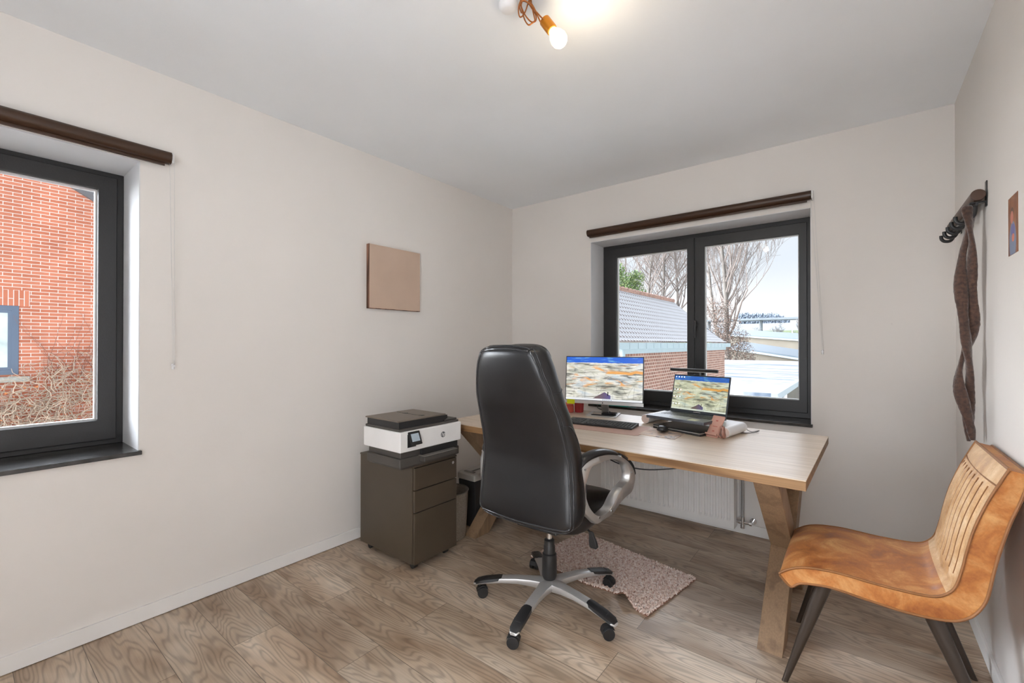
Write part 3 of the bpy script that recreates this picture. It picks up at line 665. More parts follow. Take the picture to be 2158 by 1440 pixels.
# ------------------------------------------------------------------ waste bin and shredder
m = MB(); bn = thing('waste_bin', 'grey wire mesh waste bin beside the drawer cabinet, holding paper scraps', 'bin', (-2.14, 2.046, 0))
def mesh_mat():
    mm, nt, p = newmat('wire_mesh'); tcn = nn(nt, 'TexCoord').outputs['Object']
    v = nn(nt, 'TexVoronoi', {'Vector': tcn, 'Scale': 330.}).outputs['Distance']
    nt.links.new(ramp(nt, v, [(.25, srgb(176, 166, 154)), (.6, srgb(126, 118, 108))]), p.inputs['Base Color']); p.inputs['Roughness'].default_value = .5; p.inputs['Metallic'].default_value = .3; return mm
m.lathe([(.10, .0), (.112, .003), (.127, .30), (.129, .30), (.1255, .298), (.110, .006), (.09, .006)]); m.build('body', mesh_mat(), bn, smooth=30)
m = MB(); m.tube([(.128 * math.cos(a), .128 * math.sin(a), .301) for a in [2 * PI * k / 40 for k in range(40)]], .0035, 6, closed=True); m.build('rim', M_MIDG, bn, smooth=60)
random.seed(3); bm_ = MB()
for k in range(14):
    a = random.uniform(0, 6.28); r_ = random.uniform(0, .07); bm_.ball((r_ * math.cos(a), r_ * math.sin(a), .17 + random.uniform(0, .035)), random.uniform(.018, .03), 7, 5, (1, .7, .8), Matrix.Rotation(a, 4, 'X'))
o = bm_.build('paper_waste', mat('crumpled_paper', (.5, .46, .42), .8), loc=(-2.14, 2.046, 0)); tag(o, 'crumpled paper scraps lying inside the mesh waste bin', 'waste paper', kind='stuff')
sh = thing('paper_shredder', 'black paper shredder with grey top, behind the waste bin by the left table leg', 'shredder', (-2.135, 2.36, 0))
m = MB(); m.rings([[(x * k_, y * k_, z) for x, y in ((-.078, -.155), (.078, -.155), (.078, .155), (-.078, .155))] for z, k_ in ((0, .84), (.325, 1.0))]); m.build('waste_container', M_BLACKP, sh, bevel=.006)
MB().box(-.083, .083, -.162, .162, .325, .375).build('cutter_head', mat('shredder_grey', srgb(150, 144, 136), .4), sh, bevel=.012, smooth=40)
m = MB(); m.box(-.008, .008, -.12, .12, .3745, .3765).build('paper_slot', M_BLACKP, sh); MB().box(-.045, .045, -.135, -.11, .375, .381).build('switch', M_MIDG, sh, bevel=.003)
# ------------------------------------------------------------------ screens
def screen_mat(name, gain, tint=(1, 1, 1)):
    m = bpy.data.materials.new(name); m.use_nodes = True; nt = m.node_tree; nt.nodes.clear(); MATS[name] = m
    uv = nn(nt, 'TexCoord').outputs['UV']; s = nn(nt, 'SeparateXYZ', {0: uv}); u, v = s.outputs[0], s.outputs[1]
    # rock field: stretched noises
    def nz(su, sv, sc, det=4., dist=0., off=0.):
        vec = nn(nt, 'CombineXYZ', {0: mth(nt, 'MULTIPLY_ADD', u, su, off), 1: mth(nt, 'MULTIPLY', v, sv), 2: off}).outputs[0]
        return nn(nt, 'TexNoise', {'Vector': vec, 'Scale': sc, 'Detail': det, 'Distortion': dist}).outputs[0]
    base_ = ramp(nt, nz(3, 4, 1.3, 3., .8, 2.), [(.3, (.38, .40, .36)), (.45, (.75, .74, .62)), (.55, (.9, .88, .80)), (.7, (.62, .70, .74))])
    lines = ramp(nt, nz(3, 15, 1.2, 5., 1.2, 5.), [(.38, .16), (.46, .8), (.55, 1.05)])
    c = mixc(nt, .85, base_, lines, 'MULTIPLY')
    persp = mth(nt, 'POWER', v, 2.2)
    vec = nn(nt, 'CombineXYZ', {0: mth(nt, 'MULTIPLY', u, 7.), 1: mth(nt, 'MULTIPLY', persp, 9.), 2: 3.}).outputs[0]
    vo = nn(nt, 'TexVoronoi', {'Vector': vec, 'Scale': 1.1, 'Randomness': 1.}, feature='DISTANCE_TO_EDGE').outputs['Distance']
    c = mixc(nt, ramp(nt, vo, [(0., .35), (.02, .12), (.05, 0.)]), c, (.07, .06, .06))
    org = mth(nt, 'MULTIPLY', ramp(nt, nz(2.2, 5, 1.5, 3., .9, 9.), [(.56, 0.), (.64, 1.)]), ramp(nt, v, [(.25, 0.), (.4, .9), (.8, .7), (.86, 0.)]))
    c = mixc(nt, org, c, (.95, .40, .06))
    band = mth(nt, 'MULTIPLY', ramp(nt, mth(nt, 'ADD', v, mth(nt, 'MULTIPLY', nz(5, 1, 1., 2., 0., 1.), .12)), [(.68, 0.), (.70, 1.), (.735, .8), (.76, 0.)]), ramp(nt, u, [(.52, 0.), (.56, 1.)]))
    c = mixc(nt, band, c, (.95, .42, .08))
    # dark hillock and little figure at the bottom
    hill = ramp(nt, mth(nt, 'SUBTRACT', mth(nt, 'SUBTRACT', .22, mth(nt, 'MULTIPLY', mth(nt, 'ABSOLUTE', mth(nt, 'SUBTRACT', u, .50)), .9)), v), [(.49, 0.), (.5, 1.)])
    hill = mth(nt, 'GREATER_THAN', mth(nt, 'SUBTRACT', mth(nt, 'SUBTRACT', .20, mth(nt, 'MULTIPLY', mth(nt, 'ABSOLUTE', mth(nt, 'SUBTRACT', u, .52)), 1.)), v), 0.)
    hill = mth(nt, 'MULTIPLY', hill, mth(nt, 'LESS_THAN', u, .60))
    c = mixc(nt, hill, c, ramp(nt, u, [(.45, (.18, .12, .13)), (.6, (.12, .10, .30))]))
    fig = mth(nt, 'MULTIPLY', mth(nt, 'LESS_THAN', mth(nt, 'ABSOLUTE', mth(nt, 'SUBTRACT', u, .565)), .006), mth(nt, 'MULTIPLY', mth(nt, 'GREATER_THAN', v, .12), mth(nt, 'LESS_THAN', v, .21)))
    c = mixc(nt, fig, c, (.01, .01, .01))
    sky_ = mth(nt, 'GREATER_THAN', mth(nt, 'ADD', v, mth(nt, 'MULTIPLY', nz(9, 1, 1.5, 2., 0., 4.), .03)), .885)
    cloud = ramp(nt, nz(6, 14, 1., 3., 0., 6.), [(.55, (.02, .14, .72)), (.75, (.25, .60, .85))])
    c = mixc(nt, sky_, c, cloud)
    bar = mth(nt, 'LESS_THAN', v, .045)
    c = mixc(nt, bar, c, (.86, .88, .90))
    ic = mth(nt, 'MULTIPLY', mth(nt, 'LESS_THAN', mth(nt, 'ABSOLUTE', mth(nt, 'SUBTRACT', v, .022)), .009), mth(nt, 'MULTIPLY', mth(nt, 'LESS_THAN', mth(nt, 'ABSOLUTE', mth(nt, 'SUBTRACT', u, .56)), .07), mth(nt, 'GREATER_THAN', mth(nt, 'SINE', mth(nt, 'MULTIPLY', u, 240.)), .4)))
    c = mixc(nt, ic, c, (.05, .12, .35))
    c = mixc(nt, 1., c, tint, 'MULTIPLY')
    p = nn(nt, 'BsdfPrincipled', {'Base Color': (.01, .01, .012, 1), 'Roughness': .25, 'Emission Strength': gain}); nt.links.new(c, p.inputs['Emission Color'])
    nn(nt, 'OutputMaterial', {0: p.outputs[0]}); return m, nt
M_SCR1, _ = screen_mat('monitor_picture', .66)
M_SCR2, _ = screen_mat('laptop_picture', .56, (.95, 1., .82))
def quad_uv(m, pts): m.add(pts, [(0, 1, 2, 3)], [[(0, 0), (1, 0), (1, 1), (0, 1)]]); return m
# monitor
MT = .098
mo = thing('monitor', 'silver-framed desktop monitor showing a rocky landscape, yellow note on its lower edge', 'monitor', (-1.40, 2.87, TZ), .21)
Mm = Matrix.Translation(mo.matrix_basis.inverted() @ Vector((-1.380, 2.751, .855)) if 0 else Vector((0, 0, 0)))
def loc_in(o, p):
    d = Vector(p) - o.location; a = -o.rotation_euler[2]; return Vector((d.x * math.cos(a) - d.y * math.sin(a), d.x * math.sin(a) + d.y * math.cos(a), d.z))
pc = loc_in(mo, (-1.380, 2.751, .855)); Mm = Matrix.Translation(pc) @ Matrix.Rotation(-MT, 4, 'X')
MB().box(-.27, .27, .0, .012, 0, .325, Mm).build('screen_housing', M_BLACKP, mo, bevel=.002)
sc_ = quad_uv(MB(), [Mm @ Vector(p) for p in ((-.264, -.0012, .022), (.264, -.0012, .022), (.264, -.0012, .319), (-.264, -.0012, .319))]).build('display', M_SCR1, mo)
MB().box(-.27, .27, -.003, .014, -.003, .019, Mm).build('chin', M_SILVER, mo, bevel=.001)
MB().cyl(Mm @ Vector((0, -.0035, .008)), Mm @ Vector((0, -.003, .008)), .0045, n=14).build('logo', M_BLACKP, mo)
nk = loc_in(mo, (-1.44, 2.915, TZ))
m = MB(); R = []
for z, k_ in ((.006, 0.), (.05, .25), (.10, .65), (.16, 1.)):
    c = nk.lerp(Vector((pc.x, pc.y + .035, 0)), k_); R.append([(c.x - .026, c.y - .006, z), (c.x + .026, c.y - .006, z), (c.x + .026, c.y + .008, z), (c.x - .026, c.y + .008, z)])
m.rings(R); m.build('neck', M_SILVER, mo, bevel=.003)
f4 = [loc_in(mo, p) for p in ((-1.512, 2.753, TZ), (-1.303, 2.792, TZ), (-1.354, 2.985, TZ), (-1.568, 2.950, TZ))]
bc = sum(f4, Vector()) / 4
m = MB(); o4 = [(p.x, p.y) for p in f4]; i4 = [(bc.x + (p.x - bc.x) * .84, bc.y + (p.y - bc.y) * .84) for p in f4]
vs = [(x, y, z) for z in (0, .008) for x, y in o4 + i4]; fs = []
for k in range(4):
    l = (k + 1) % 4; fs += [(k, l, l + 4, k + 4), (8 + k, 12 + k, 12 + l, 8 + l), (k, k + 8, l + 8, l), (4 + k, 4 + l, 12 + l, 12 + k)]
m.add(vs, fs); m.build('stand_base', M_SILVER, mo, bevel=.001)
MB().tube(catmull([pc + Vector((-.03, .03, .02)), pc + Vector((-.05, .05, -.03)), nk + Vector((-.02, .0, .03)), nk + Vector((.02, .06, .01))], 5), .003, 6).build('cable', M_BLACKP, mo, smooth=60)
nt_ = MB().box(-.253, -.197, -.0045, -.0035, -.010, .021, Mm).build('sticky_note', mat('yellow_note', srgb(206, 214, 20), .8), loc=tuple(mo.location), rz=.21); tag(nt_, 'yellow-green sticky note on the lower left edge of the monitor', 'sticky note')
o = MB().box(-.05, .05, -.035, .045, .0, .012).build('notebook', M_BLACKG, loc=(-1.385, 2.865, TZ + .0085), rz=.3, bevel=.002); tag(o, 'small black notebook lying on the monitor stand base', 'notebook')
m = MB(); m.cyl((-.075, 0, .007), (.06, 0, .007), .0065, n=10); m.cyl((-.09, 0, .007), (-.075, 0, .007), .003, .006, 10); o = m.build('pen', M_BLACKP, loc=(-1.40, 2.805, TZ + .001), rz=.12, smooth=40); tag(o, 'thick black pen in front of the black notebook', 'pen')
# laptop on riser
LA = -.229
lp_ = thing('laptop', 'open dark grey laptop on the white riser, showing a rocky landscape', 'laptop', (-.781, 2.801, .8405), LA)
MB().box(-.18, .18, -.255, .004, -.018, 0).build('base', mat('laptop_grey', (.10, .11, .125), .35, .4), lp_, bevel=.004, smooth=40)
m = MB()
for r in range(5):
    for c in range(15):
        x = -.155 + c * .0207; y = -.035 - r * .021; m.box(x, x + .0165, y - .0165, y, 0, .0015)
m.build('keyboard', M_BLACKP, lp_)
MB().box(-.05, .06, -.235, -.155, 0, .0006).build('touchpad', mat('touchpad_grey', (.20, .21, .22), .3), lp_)
MB().box(.075, .125, -.245, -.185, 0, .0006).build('sticker', mat('pale_sticker', (.55, .56, .36), .5), lp_)
Ml = Matrix.Rotation(-.25, 4, 'X')
lid = MB().box(-.18, .18, 0, .007, .002, .237, Ml).build('lid', mat('laptop_lid', (.04, .05, .06), .35, .3), lp_, bevel=.002)
quad_uv(MB(), [Ml @ Vector(p) for p in ((-.173, -.0008, .018), (.173, -.0008, .018), (.173, -.0008, .229), (-.173, -.0008, .229))]).build('display', M_SCR2, lid)
MB().box(-.022, .022, -.0012, -.0004, .008, .0105, Ml).build('logo', M_SILVER, lid)
for (uu, vv) in [(-.163 + .018 * k, .221) for k in range(4)] + [(-.163 + .02 * a, .05 + .045 * b) for a in range(3) for b in range(3)]:
    MB().box(uu - .0035, uu + .0035, -.0016, -.001, vv - .004, vv + .004, Ml).build('desktop_icon', mat('icon_white', (.5, .5, .5), .6, emis=((.85, .9, .95), .7)), lid)
lb = thing('screen_light_bar', 'black light bar clamped above the laptop screen', 'lamp', tuple(Vector((-.781, 2.801, .8405)) + Matrix.Rotation(LA, 3, 'Z') @ (Ml.to_3x3() @ Vector((-.035, .003, .237)))), LA)
MB().cyl((-.155, -.03, .033), (.150, -.03, .033), .0095, n=16).build('bar', M_BLACKP, lb, smooth=40)
MB().box(-.15, .145, -.036, -.024, .0215, .024).build('diffuser', mat('lamp_diffuser', (.5, .49, .47), .5), lb)
MB().box(-.022, .022, -.032, .014, .022, .036).box(-.016, .016, .008, .03, -.04, .03).box(-.014, .014, -.012, .02, .001, .006).build('clamp', M_BLACKP, lb, bevel=.003)
rs = thing('laptop_riser', 'white laptop riser with rounded ends carrying the open laptop', 'riser', (-.80, 2.75, TZ), -.16)
pA = loc_in(rs, (-1.075, 2.735, TZ)); pB = loc_in(rs, (-.575, 2.575, TZ))
for p, r_ in ((pA, .028), (pB, .028)):
    m = MB(); m.cyl((p.x, p.y, r_), (p.x, p.y + .25, r_), r_, n=26); e_ = m.build('end_roll', M_WHITEP, rs, smooth=40, bevel=.002)
    m = MB(); m.cyl((p.x, p.y - .0015, r_), (p.x, p.y, r_), r_ * .93, n=26); m.build('end_cap', M_CAPR, e_)
m = MB(); m.rings([[(pA.x, pA.y + dy, .048), (pB.x, pB.y + dy, .048), (pB.x, pB.y + dy, .056), (pA.x, pA.y + dy, .056)] for dy in (.004, .246)]); m.build('shelf', M_WHITEP, rs, bevel=.001)
cl_ = thing('closed_laptop', 'closed black laptop lying flat under the riser', 'laptop', (-.80, 2.65, TZ), -.31)
MB().box(-.16, .15, -.09, .13, .001, .012).build('base', M_BLACKP, cl_, bevel=.003); MB().box(-.158, .148, -.088, .128, .0125, .016).build('trim', M_SILVER, cl_); MB().box(-.16, .15, -.09, .13, .0165, .023).build('lid', M_BLACKG, cl_, bevel=.003)
# charger stand with coiled cable
ch = thing('phone_charger', 'pink wireless phone charging stand leaning in front of the laptop riser', 'charger', (-.637, 2.548, TZ), -.38)
Mc = Matrix.Rotation(math.radians(-33), 4, 'X')
pv = MB().box(-.036, .036, 0, .010, .004, .132, Mc).build('plate', M_ROSE, ch, bevel=.006, smooth=40, seg=3)
MB().box(-.034, .034, -.016, .003, .010, .020, Mc).build('ledge', M_ROSE, pv, bevel=.003)
mk = mat('reddish_print', srgb(170, 90, 80), .6); m = MB()
for z_, w_ in ((.100, .006), (.066, .014), (.038, .006)): MB().box(-w_, w_, -.0008, 0.0002, z_ - (.0035 if w_ < .01 else .0018), z_ + (.0035 if w_ < .01 else .0018), Mc).build('printed_mark', mk, pv)
MB().box(-.03, .03, 0, .075, .0, .008).build('foot', M_ROSE, ch, bevel=.003)
m = MB()
for k in range(4): m.tube([(.055 + .004 * k + .006 * math.cos(a), .015 + .03 * math.cos(a + k) * .6, .036 + .032 * math.sin(a)) for a in [2 * PI * q / 22 for q in range(22)]], .0028, 6, closed=True)
o = m.build('cable', mat('copper_cable', srgb(172, 124, 110), .45), loc=(-.637, 2.548, TZ), rz=-.38, smooth=60); tag(o, 'coiled pinkish charging cable behind the pink phone charger', 'cable')
m = MB(); m.tube(catmull([(-.575, 2.80, TZ + .03), (-.53, 2.83, TZ + .02), (-.49, 2.83, TZ + .004), (-.455, 2.86, TZ + .010), (-.47, 2.80, TZ + .006), (-.51, 2.77, TZ + .003), (-.54, 2.76, TZ + .003)], 6), .002, 6); o = m.build('cable', M_DARKG, smooth=60); tag(o, 'thin dark looped cable at the right end of the laptop riser', 'cable')
# keyboard, mats, mouse
kb = thing('keyboard', 'black full-size keyboard lying on the pink desk mat behind the office chair', 'keyboard', (-1.055, 2.530, TZ + .0025), .105)
m = MB(); m.rings([[(x, -.075, 0), (x, .075, 0), (x, .075, .020), (x, -.075, .010)] for x in (-.44, 0.0)]); m.build('case', M_BLACKP, kb, bevel=.003)
key = MB().rings([[(x * k_, y * k_, z) for x, y in ((-.0082, -.0082), (.0082, -.0082), (.0082, .0082), (-.0082, .0082))] for z, k_ in ((0, 1), (.005, .86))])
M_KEY = mat('key_grey', (.05, .052, .055), .5)
k0 = None
for r in range(6):
    for c in range(21):
        if c in (15,) or (r == 5 and c in (5, 6, 7, 8)) or (r in (1, 2) and c in ()): continue
        if len([o for o in kb.children if o.name.startswith('key')]) >= 99: break
        x = -.010 - .0082 - c * .0197; y = -.060 + r * .0235 * .98
        z = .010 + (y + .075) / .15 * .010
        if k0 is None: k0 = key.build('key', M_KEY, kb, loc=(x, y, z)); k0.rotation_euler = (.066, 0, 0)
        else:
            kk = k0.copy(); COL.objects.link(kk); kk.location = (x, y, z)
MB().box(-.205 - .01, -.13, -.069, -.054, .0105, .0155).build('space_bar', M_KEY, kb)
def slab(name, pts, z0, z1, m, label, cat, bev=.004):
    c = sum((Vector(p) for p in pts), Vector((0, 0))) / len(pts); mm = MB(); mm.rings([[(p[0] - c.x, p[1] - c.y, z) for p in pts] for z in (z0, z1)])
    o = mm.build(name, m, loc=(c.x, c.y, 0)); return tag(o, label, cat)
slab('desk_mat', [(-1.62, 2.285), (-.976, 2.330), (-.961, 2.350), (-.986, 2.600), (-1.005, 2.615), (-1.64, 2.585)], TZ + .0003, TZ + .0022, M_ROSEM, 'pink desk mat under the black keyboard', 'desk mat')
def marble():
    mm, nt, p = newmat('marbled_mat'); tcn = nn(nt, 'TexCoord').outputs['Object']
    v = nn(nt, 'TexNoise', {'Vector': tcn, 'Scale': 14., 'Detail': 5., 'Distortion': 1.5}).outputs[0]; p.inputs['Roughness'].default_value = .6
    nt.links.new(ramp(nt, v, [(.36, srgb(130, 126, 126)), (.44, srgb(196, 174, 156)), (.6, srgb(210, 186, 166)), (.72, srgb(160, 126, 104))]), p.inputs['Base Color']); return mm
slab('mouse_mat', [(-.978, 2.385), (-.785, 2.364), (-.772, 2.376), (-.772, 2.580), (-.785, 2.592), (-.985, 2.605)], TZ + .0003, TZ + .003, marble(), 'marbled beige mouse mat right of the pink desk mat', 'mouse mat')
ms = thing('mouse', 'small black computer mouse on the marbled mouse mat', 'mouse', (-.884, 2.505, TZ + .0032), .15)
m = MB(); m.rings([[(.030 * k_ * math.copysign(abs(math.cos(a)) ** .7, math.cos(a)), .050 * k_ * math.copysign(abs(math.sin(a)) ** .7, math.sin(a)), z - .006 * math.sin(a)) for a in [2 * PI * q / 20 for q in range(20)]] for z, k_ in ((.006, .92), (.014, 1.), (.026, .93), (.034, .72), (.037, .4))]); m.build('shell', M_BLACKP, ms, smooth=60, sub=1)
MB().cyl((-.003, .026, .030), (.003, .026, .030), .008, n=14).build('scroll_wheel', M_MIDG, ms, smooth=40)
# cup, candle, bottle
m = MB(); R = []
for z, r_ in ((0, .028), (.006, .031), (.095, .034), (.096, .0325), (.02, .029)):
    R.append([((r_ + .0012 * math.cos(a * 22)) * math.cos(a), (r_ + .0012 * math.cos(a * 22)) * math.sin(a), z) for a in [2 * PI * q / 88 for q in range(88)]])
m.rings(R); o = m.build('cup', mat('red_ribbed', srgb(186, 58, 62), .3), loc=(-1.638, 2.885, TZ)); tag(o, 'ribbed dark red cup behind the monitor left edge', 'cup')
cj = thing('candle_jar', 'pinkish red candle jar left of the dark red cup', 'candle', (-1.692, 2.84, TZ))
MB().lathe([(.026, 0), (.031, .004), (.031, .05), (.027, .054), (.027, .058)]).build('jar', mat('coral_glass', srgb(214, 96, 86), .2), cj, smooth=40); MB().lathe([(.032, .058), (.032, .072), (.03, .075)]).build('lid', mat('coral_lid', srgb(226, 120, 104), .35), cj, smooth=40)
bt = thing('bottle', 'white round-topped bottle just left of the monitor', 'bottle', (-1.735, 2.86, TZ))
MB().lathe([(.028, 0), (.03, .004), (.03, .12), (.02, .135), (.02, .14)]).build('body', M_WHITEP, bt, smooth=50); MB().lathe([(.021, .14), (.021, .16), (.016, .172), (.005, .176)]).build('cap', M_WHITEP, bt, smooth=60)
tl = thing('folder', 'teal folder lying on the left part of the dark window sill', 'folder', (-1.58, YB + .05, BZ0 + .0145), .0)
MB().box(-.16, .16, -.068, .10, 0, .003).box(-.16, -.157, -.068, .1, .003, .02).build('back_cover', mat('teal_card', srgb(20, 150, 140), .4), tl); MB().box(-.156, .158, -.064, .098, .0035, .017).build('papers', mat('teal_paper', srgb(52, 164, 150), .7), tl); MB().box(-.16, .16, -.068, .1, .0175, .020).build('front_cover', MATS['teal_card'], tl)
# cable sagging under the table front
m = MB(); m.tube(catmull([(-1.12, 2.10, .717), (-1.05, 2.06, .705), (-.93, 2.03, .678), (-.80, 2.02, .675), (-.66, 2.04, .700), (-.60, 2.07, .717)], 6), .003, 6); o = m.build('cable', M_BLACKP, smooth=60); tag(o, 'black cable sagging below the front edge of the table', 'cable')
# ------------------------------------------------------------------ wall canvas
cv = thing('canvas', 'plain beige square canvas hanging on the left wall', 'picture', (XL, 1.93, 1.505))
m = MB(); m.box(.001, .030, -.216, .211, 0, .425); m.build('panel', mat('beige_canvas', srgb(190, 166, 148), .7, bump=(400., .1)), cv)
m = MB(); m.box(.001, .0305, -.2185, -.216, -.002, .425).box(.001, .0305, -.2185, .212, -.003, 0); m.build('edge', wood_mat('painted_edge', srgb(70, 38, 16), srgb(140, 100, 80), 2, .6, 20.), cv)
# ------------------------------------------------------------------ photo on right wall
pm, nt, p = newmat('photo_print'); uv = nn(nt, 'TexCoord').outputs['UV']; s = nn(nt, 'SeparateXYZ', {0: uv}); u, v = s.outputs[0], s.outputs[1]
c = ramp(nt, nn(nt, 'TexNoise', {'Vector': uv, 'Scale': 3., 'Detail': 3.}).outputs[0], [(.3, srgb(104, 52, 22)), (.7, srgb(156, 96, 44))])
def ell(cx, cy, rx, ry):
    a = mth(nt, 'POWER', mth(nt, 'ABSOLUTE', mth(nt, 'DIVIDE', mth(nt, 'SUBTRACT', u, cx), rx)), 2.); b = mth(nt, 'POWER', mth(nt, 'ABSOLUTE', mth(nt, 'DIVIDE', mth(nt, 'SUBTRACT', v, cy), ry)), 2.)
    return mth(nt, 'LESS_THAN', mth(nt, 'ADD', a, b), 1.)
for q, cc in (((.48, .22, .36, .34), srgb(110, 124, 150)), ((.50, .42, .22, .10), srgb(84, 84, 150)), ((.52, .28, .13, .07), srgb(214, 110, 70)), ((.42, .72, .17, .09), srgb(70, 36, 20)), ((.40, .64, .15, .11), srgb(190, 112, 92))):
    c = mixc(nt, ell(*q), c, cc)
nt.links.new(c, p.inputs['Base Color']); p.inputs['Roughness'].default_value = .35
m = MB(); m.add([(XR - .0015, 2.212, 1.560), (XR - .0015, 2.099, 1.560), (XR - .0015, 2.099, 1.752), (XR - .0015, 2.212, 1.752)], [(0, 1, 2, 3)], [[(0, 0), (1, 0), (1, 1), (0, 1)]]); m.box(XR - .0014, XR - .0002, 2.099, 2.212, 1.56, 1.752)
tag(m.build('photo_print', pm), 'small portrait photo print of a person in blue taped to the right wall', 'photo')
# ------------------------------------------------------------------ coat rack and twisted scarf
cr = thing('coat_rack', 'dark wooden and black metal coat rack with hooks on the right wall', 'coat rack', (XR, 2.82, 1.855))
MB().cyl((-.028, -.31, .0), (-.028, .30, .0), .022, n=20).build('rail', mat('dark_walnut', srgb(72, 48, 34), .45), cr, smooth=40, bevel=.002)
for y in (-.285, .27):
    m = MB(); m.box(-.004, -.0005, y - .012, y + .012, -.045, .055).box(-.05, -.004, y - .010, y + .010, -.030, -.024); m.build('bracket', M_BLACKP, cr, bevel=.001)
m = MB(); m.box(-.034, -.026, -.30, .30, -.040, -.026); m.build('hook_bar', M_BLACKP, cr)
for k in range(6):
    y = -.27 + k * .105
    e_ = .55 if k == 0 else .88
    MB().tube(catmull([(-.03, y, -.033), (-.033, y, -.062), (-.033 - .012 * e_, y, -.078), (-.033 - .033 * e_, y, -.078), (-.033 - .046 * e_, y, -.066), (-.033 - .048 * e_, y, -.048)], 4), .0075, 8).build('hook', M_BLACKP, cr, smooth=60)
sc2 = thing('scarf', 'long twisted brown fleece scarf hanging from the coat rack', 'scarf', (.340, 2.548, 1.815))
def plush():
    mm, nt, p = newmat('brown_plush'); tcn = nn(nt, 'TexCoord').outputs['Object']
    v = nn(nt, 'TexNoise', {'Vector': tcn, 'Scale': 90., 'Detail': 5.}).outputs[0]; p.inputs['Roughness'].default_value = .85; p.inputs['Sheen Weight'].default_value = .5
    nt.links.new(ramp(nt, v, [(.35, srgb(54, 34, 26)), (.65, srgb(84, 58, 45))]), p.inputs['Base Color'])
    nt.links.new(nn(nt, 'Bump', {'Height': v, 'Strength': .6, 'Distance': .006}).outputs[0], p.inputs['Normal']); return mm
M_PL = plush(); random.seed(11)
for st in range(2):
    m = MB(); R = []; NN = 90
    for i in range(NN + 1):
        f_ = i / NN; z = -.945 * f_; ph = st * PI + f_ * 2.35 * PI + .5 + .5 * math.sin(f_ * 9)
        amp = .016 * (.25 + .75 * min(1, f_ * 6)); wv = .006 * math.sin(f_ * 13 + 1)
        c = Vector((.004 * math.sin(f_ * 7) + amp * math.cos(ph) + wv, amp * math.sin(ph), z + (.01 if st else 0)))
        ra = .0185 * (1 + .18 * math.sin(f_ * 23 + st * 2)) * (min(1, (f_ + .012) / .03) ** .5) * (min(1, (1.02 - f_) / .06) ** .5); rb = ra * .55
        tw = ph * .9
        R.append([c + Vector((ra * math.cos(q) * math.cos(tw) - rb * math.sin(q) * math.sin(tw), ra * math.cos(q) * math.sin(tw) + rb * math.sin(q) * math.cos(tw), 0)) * (1 + .03 * random.uniform(-1, 1)) if 0 else c + Vector((ra * math.cos(q) * math.cos(tw) - rb * math.sin(q) * math.sin(tw), ra * math.cos(q) * math.sin(tw) + rb * math.sin(q) * math.cos(tw), 0)) * (1 + .05 * random.uniform(-1, 1)) for q in [2 * PI * k / 14 for k in range(14)]])
    m.rings(R); m.build('strand', M_PL, sc2, smooth=80)
# ------------------------------------------------------------------ bulb, socket, cable, ceiling rose
BP = Vector((-.856, 1.36, 2.372)); AX = Vector((.35, -.10, -.62)).normalized()   # bulb axis (socket -> bulb)
fix = thing('pendant_light', 'bare glowing bulb in a brass socket with looped cable under the ceiling', 'lamp', (-.99, 1.36, ZC))
def L(p): return Vector(p) - fix.location
rgt = Vector((math.cos(YAW), math.sin(YAW), 0)); fw = Vector((-math.sin(YAW), math.cos(YAW), 0))
AX = (rgt * .52 - fw * .2 - Vector((0, 0, .85))).normalized()
Q = AX.to_track_quat('Z', 'Y').to_matrix().to_4x4()
def lathe_ax(prof, c, n=26):
    m = MB(); m.lathe(prof, L(c), n, Q); return m
M_BULB = bpy.data.materials.new('bulb_glow'); M_BULB.use_nodes = True; nt = M_BULB.node_tree; p = nt.nodes['Principled BSDF']
p.inputs['Base Color'].default_value = (.9, .85, .7, 1); p.inputs['Emission Color'].default_value = (1, .80, .46, 1); p.inputs['Emission Strength'].default_value = 3.2
lw = nn(nt, 'LayerWeight', {'Blend': .35}); nt.links.new(ramp(nt, lw.outputs['Facing'], [(0., (1., .90, .66)), (.35, (1., .72, .30)), (1., (1., .55, .14))]), p.inputs['Emission Color'])
lathe_ax([(.012, -.044), (.016, -.04), (.019, -.030), (.026, -.018), (.0305, 0), (.029, .013), (.021, .025), (.010, .031), (.002, .0325)], BP).build('bulb', M_BULB, fix, smooth=60)
bp = lathe_ax([(.014, -.098), (.0205, -.094), (.0205, -.046), (.019, -.042)], BP)
bp.build('socket', mat('brass', srgb(190, 120, 30), .3, .6), fix, smooth=40)
sock_top = BP - AX * .107
def CP(zx, zy, dd=0.):
    """point of the cord: right / down offsets from the bulb centre in millimetres-like steps, dd towards the viewer"""
    k = .000191; return L(BP + rgt * (zx - 1440) * k - Vector((0, 0, 1)) * (zy - 740) * k - fw * dd)
m = MB()
def cord(pts, r=.0026, closed=False): m.tube(catmull([CP(*p) for p in pts], 7, closed), r, 6, closed=closed)
cord([(1150, 372, 0), (1010, 235, .004), (900, 110, .006), (790, 35, .004), (725, 60, 0), (705, 130, -.004), (740, 230, -.006)])
cord([(720, 60, .002), (755, 200, .004), (830, 350, .006), (930, 440, .004), (1010, 400, 0), (1012, 280, -.003), (950, 170, -.004), (870, 60, -.002), (785, 25, 0)], closed=True)
cord([(735, 80, -.003), (768, 260, -.002), (808, 400, 0), (870, 490, .003), (935, 465, .004), (990, 400, .003), (965, 250, .0), (935, 100, -.004), (905, -60, -.006), (800, -60, -.005)], closed=True)
cord([(700, 50, -.006), (682, 200, -.006), (715, 300, -.008), (790, 240, -.008), (850, 80, -.009), (880, -60, -.010), (780, -90, -.008)], closed=True)
cord([(1095, 445, .006), (1040, 330, .008), (970, 180, .008), (900, 60, .006), (850, -90, .002), (800, -190, 0.)])
cord([(880, -40, -.004), (800, -120, -.004), (740, -190, 0.)])
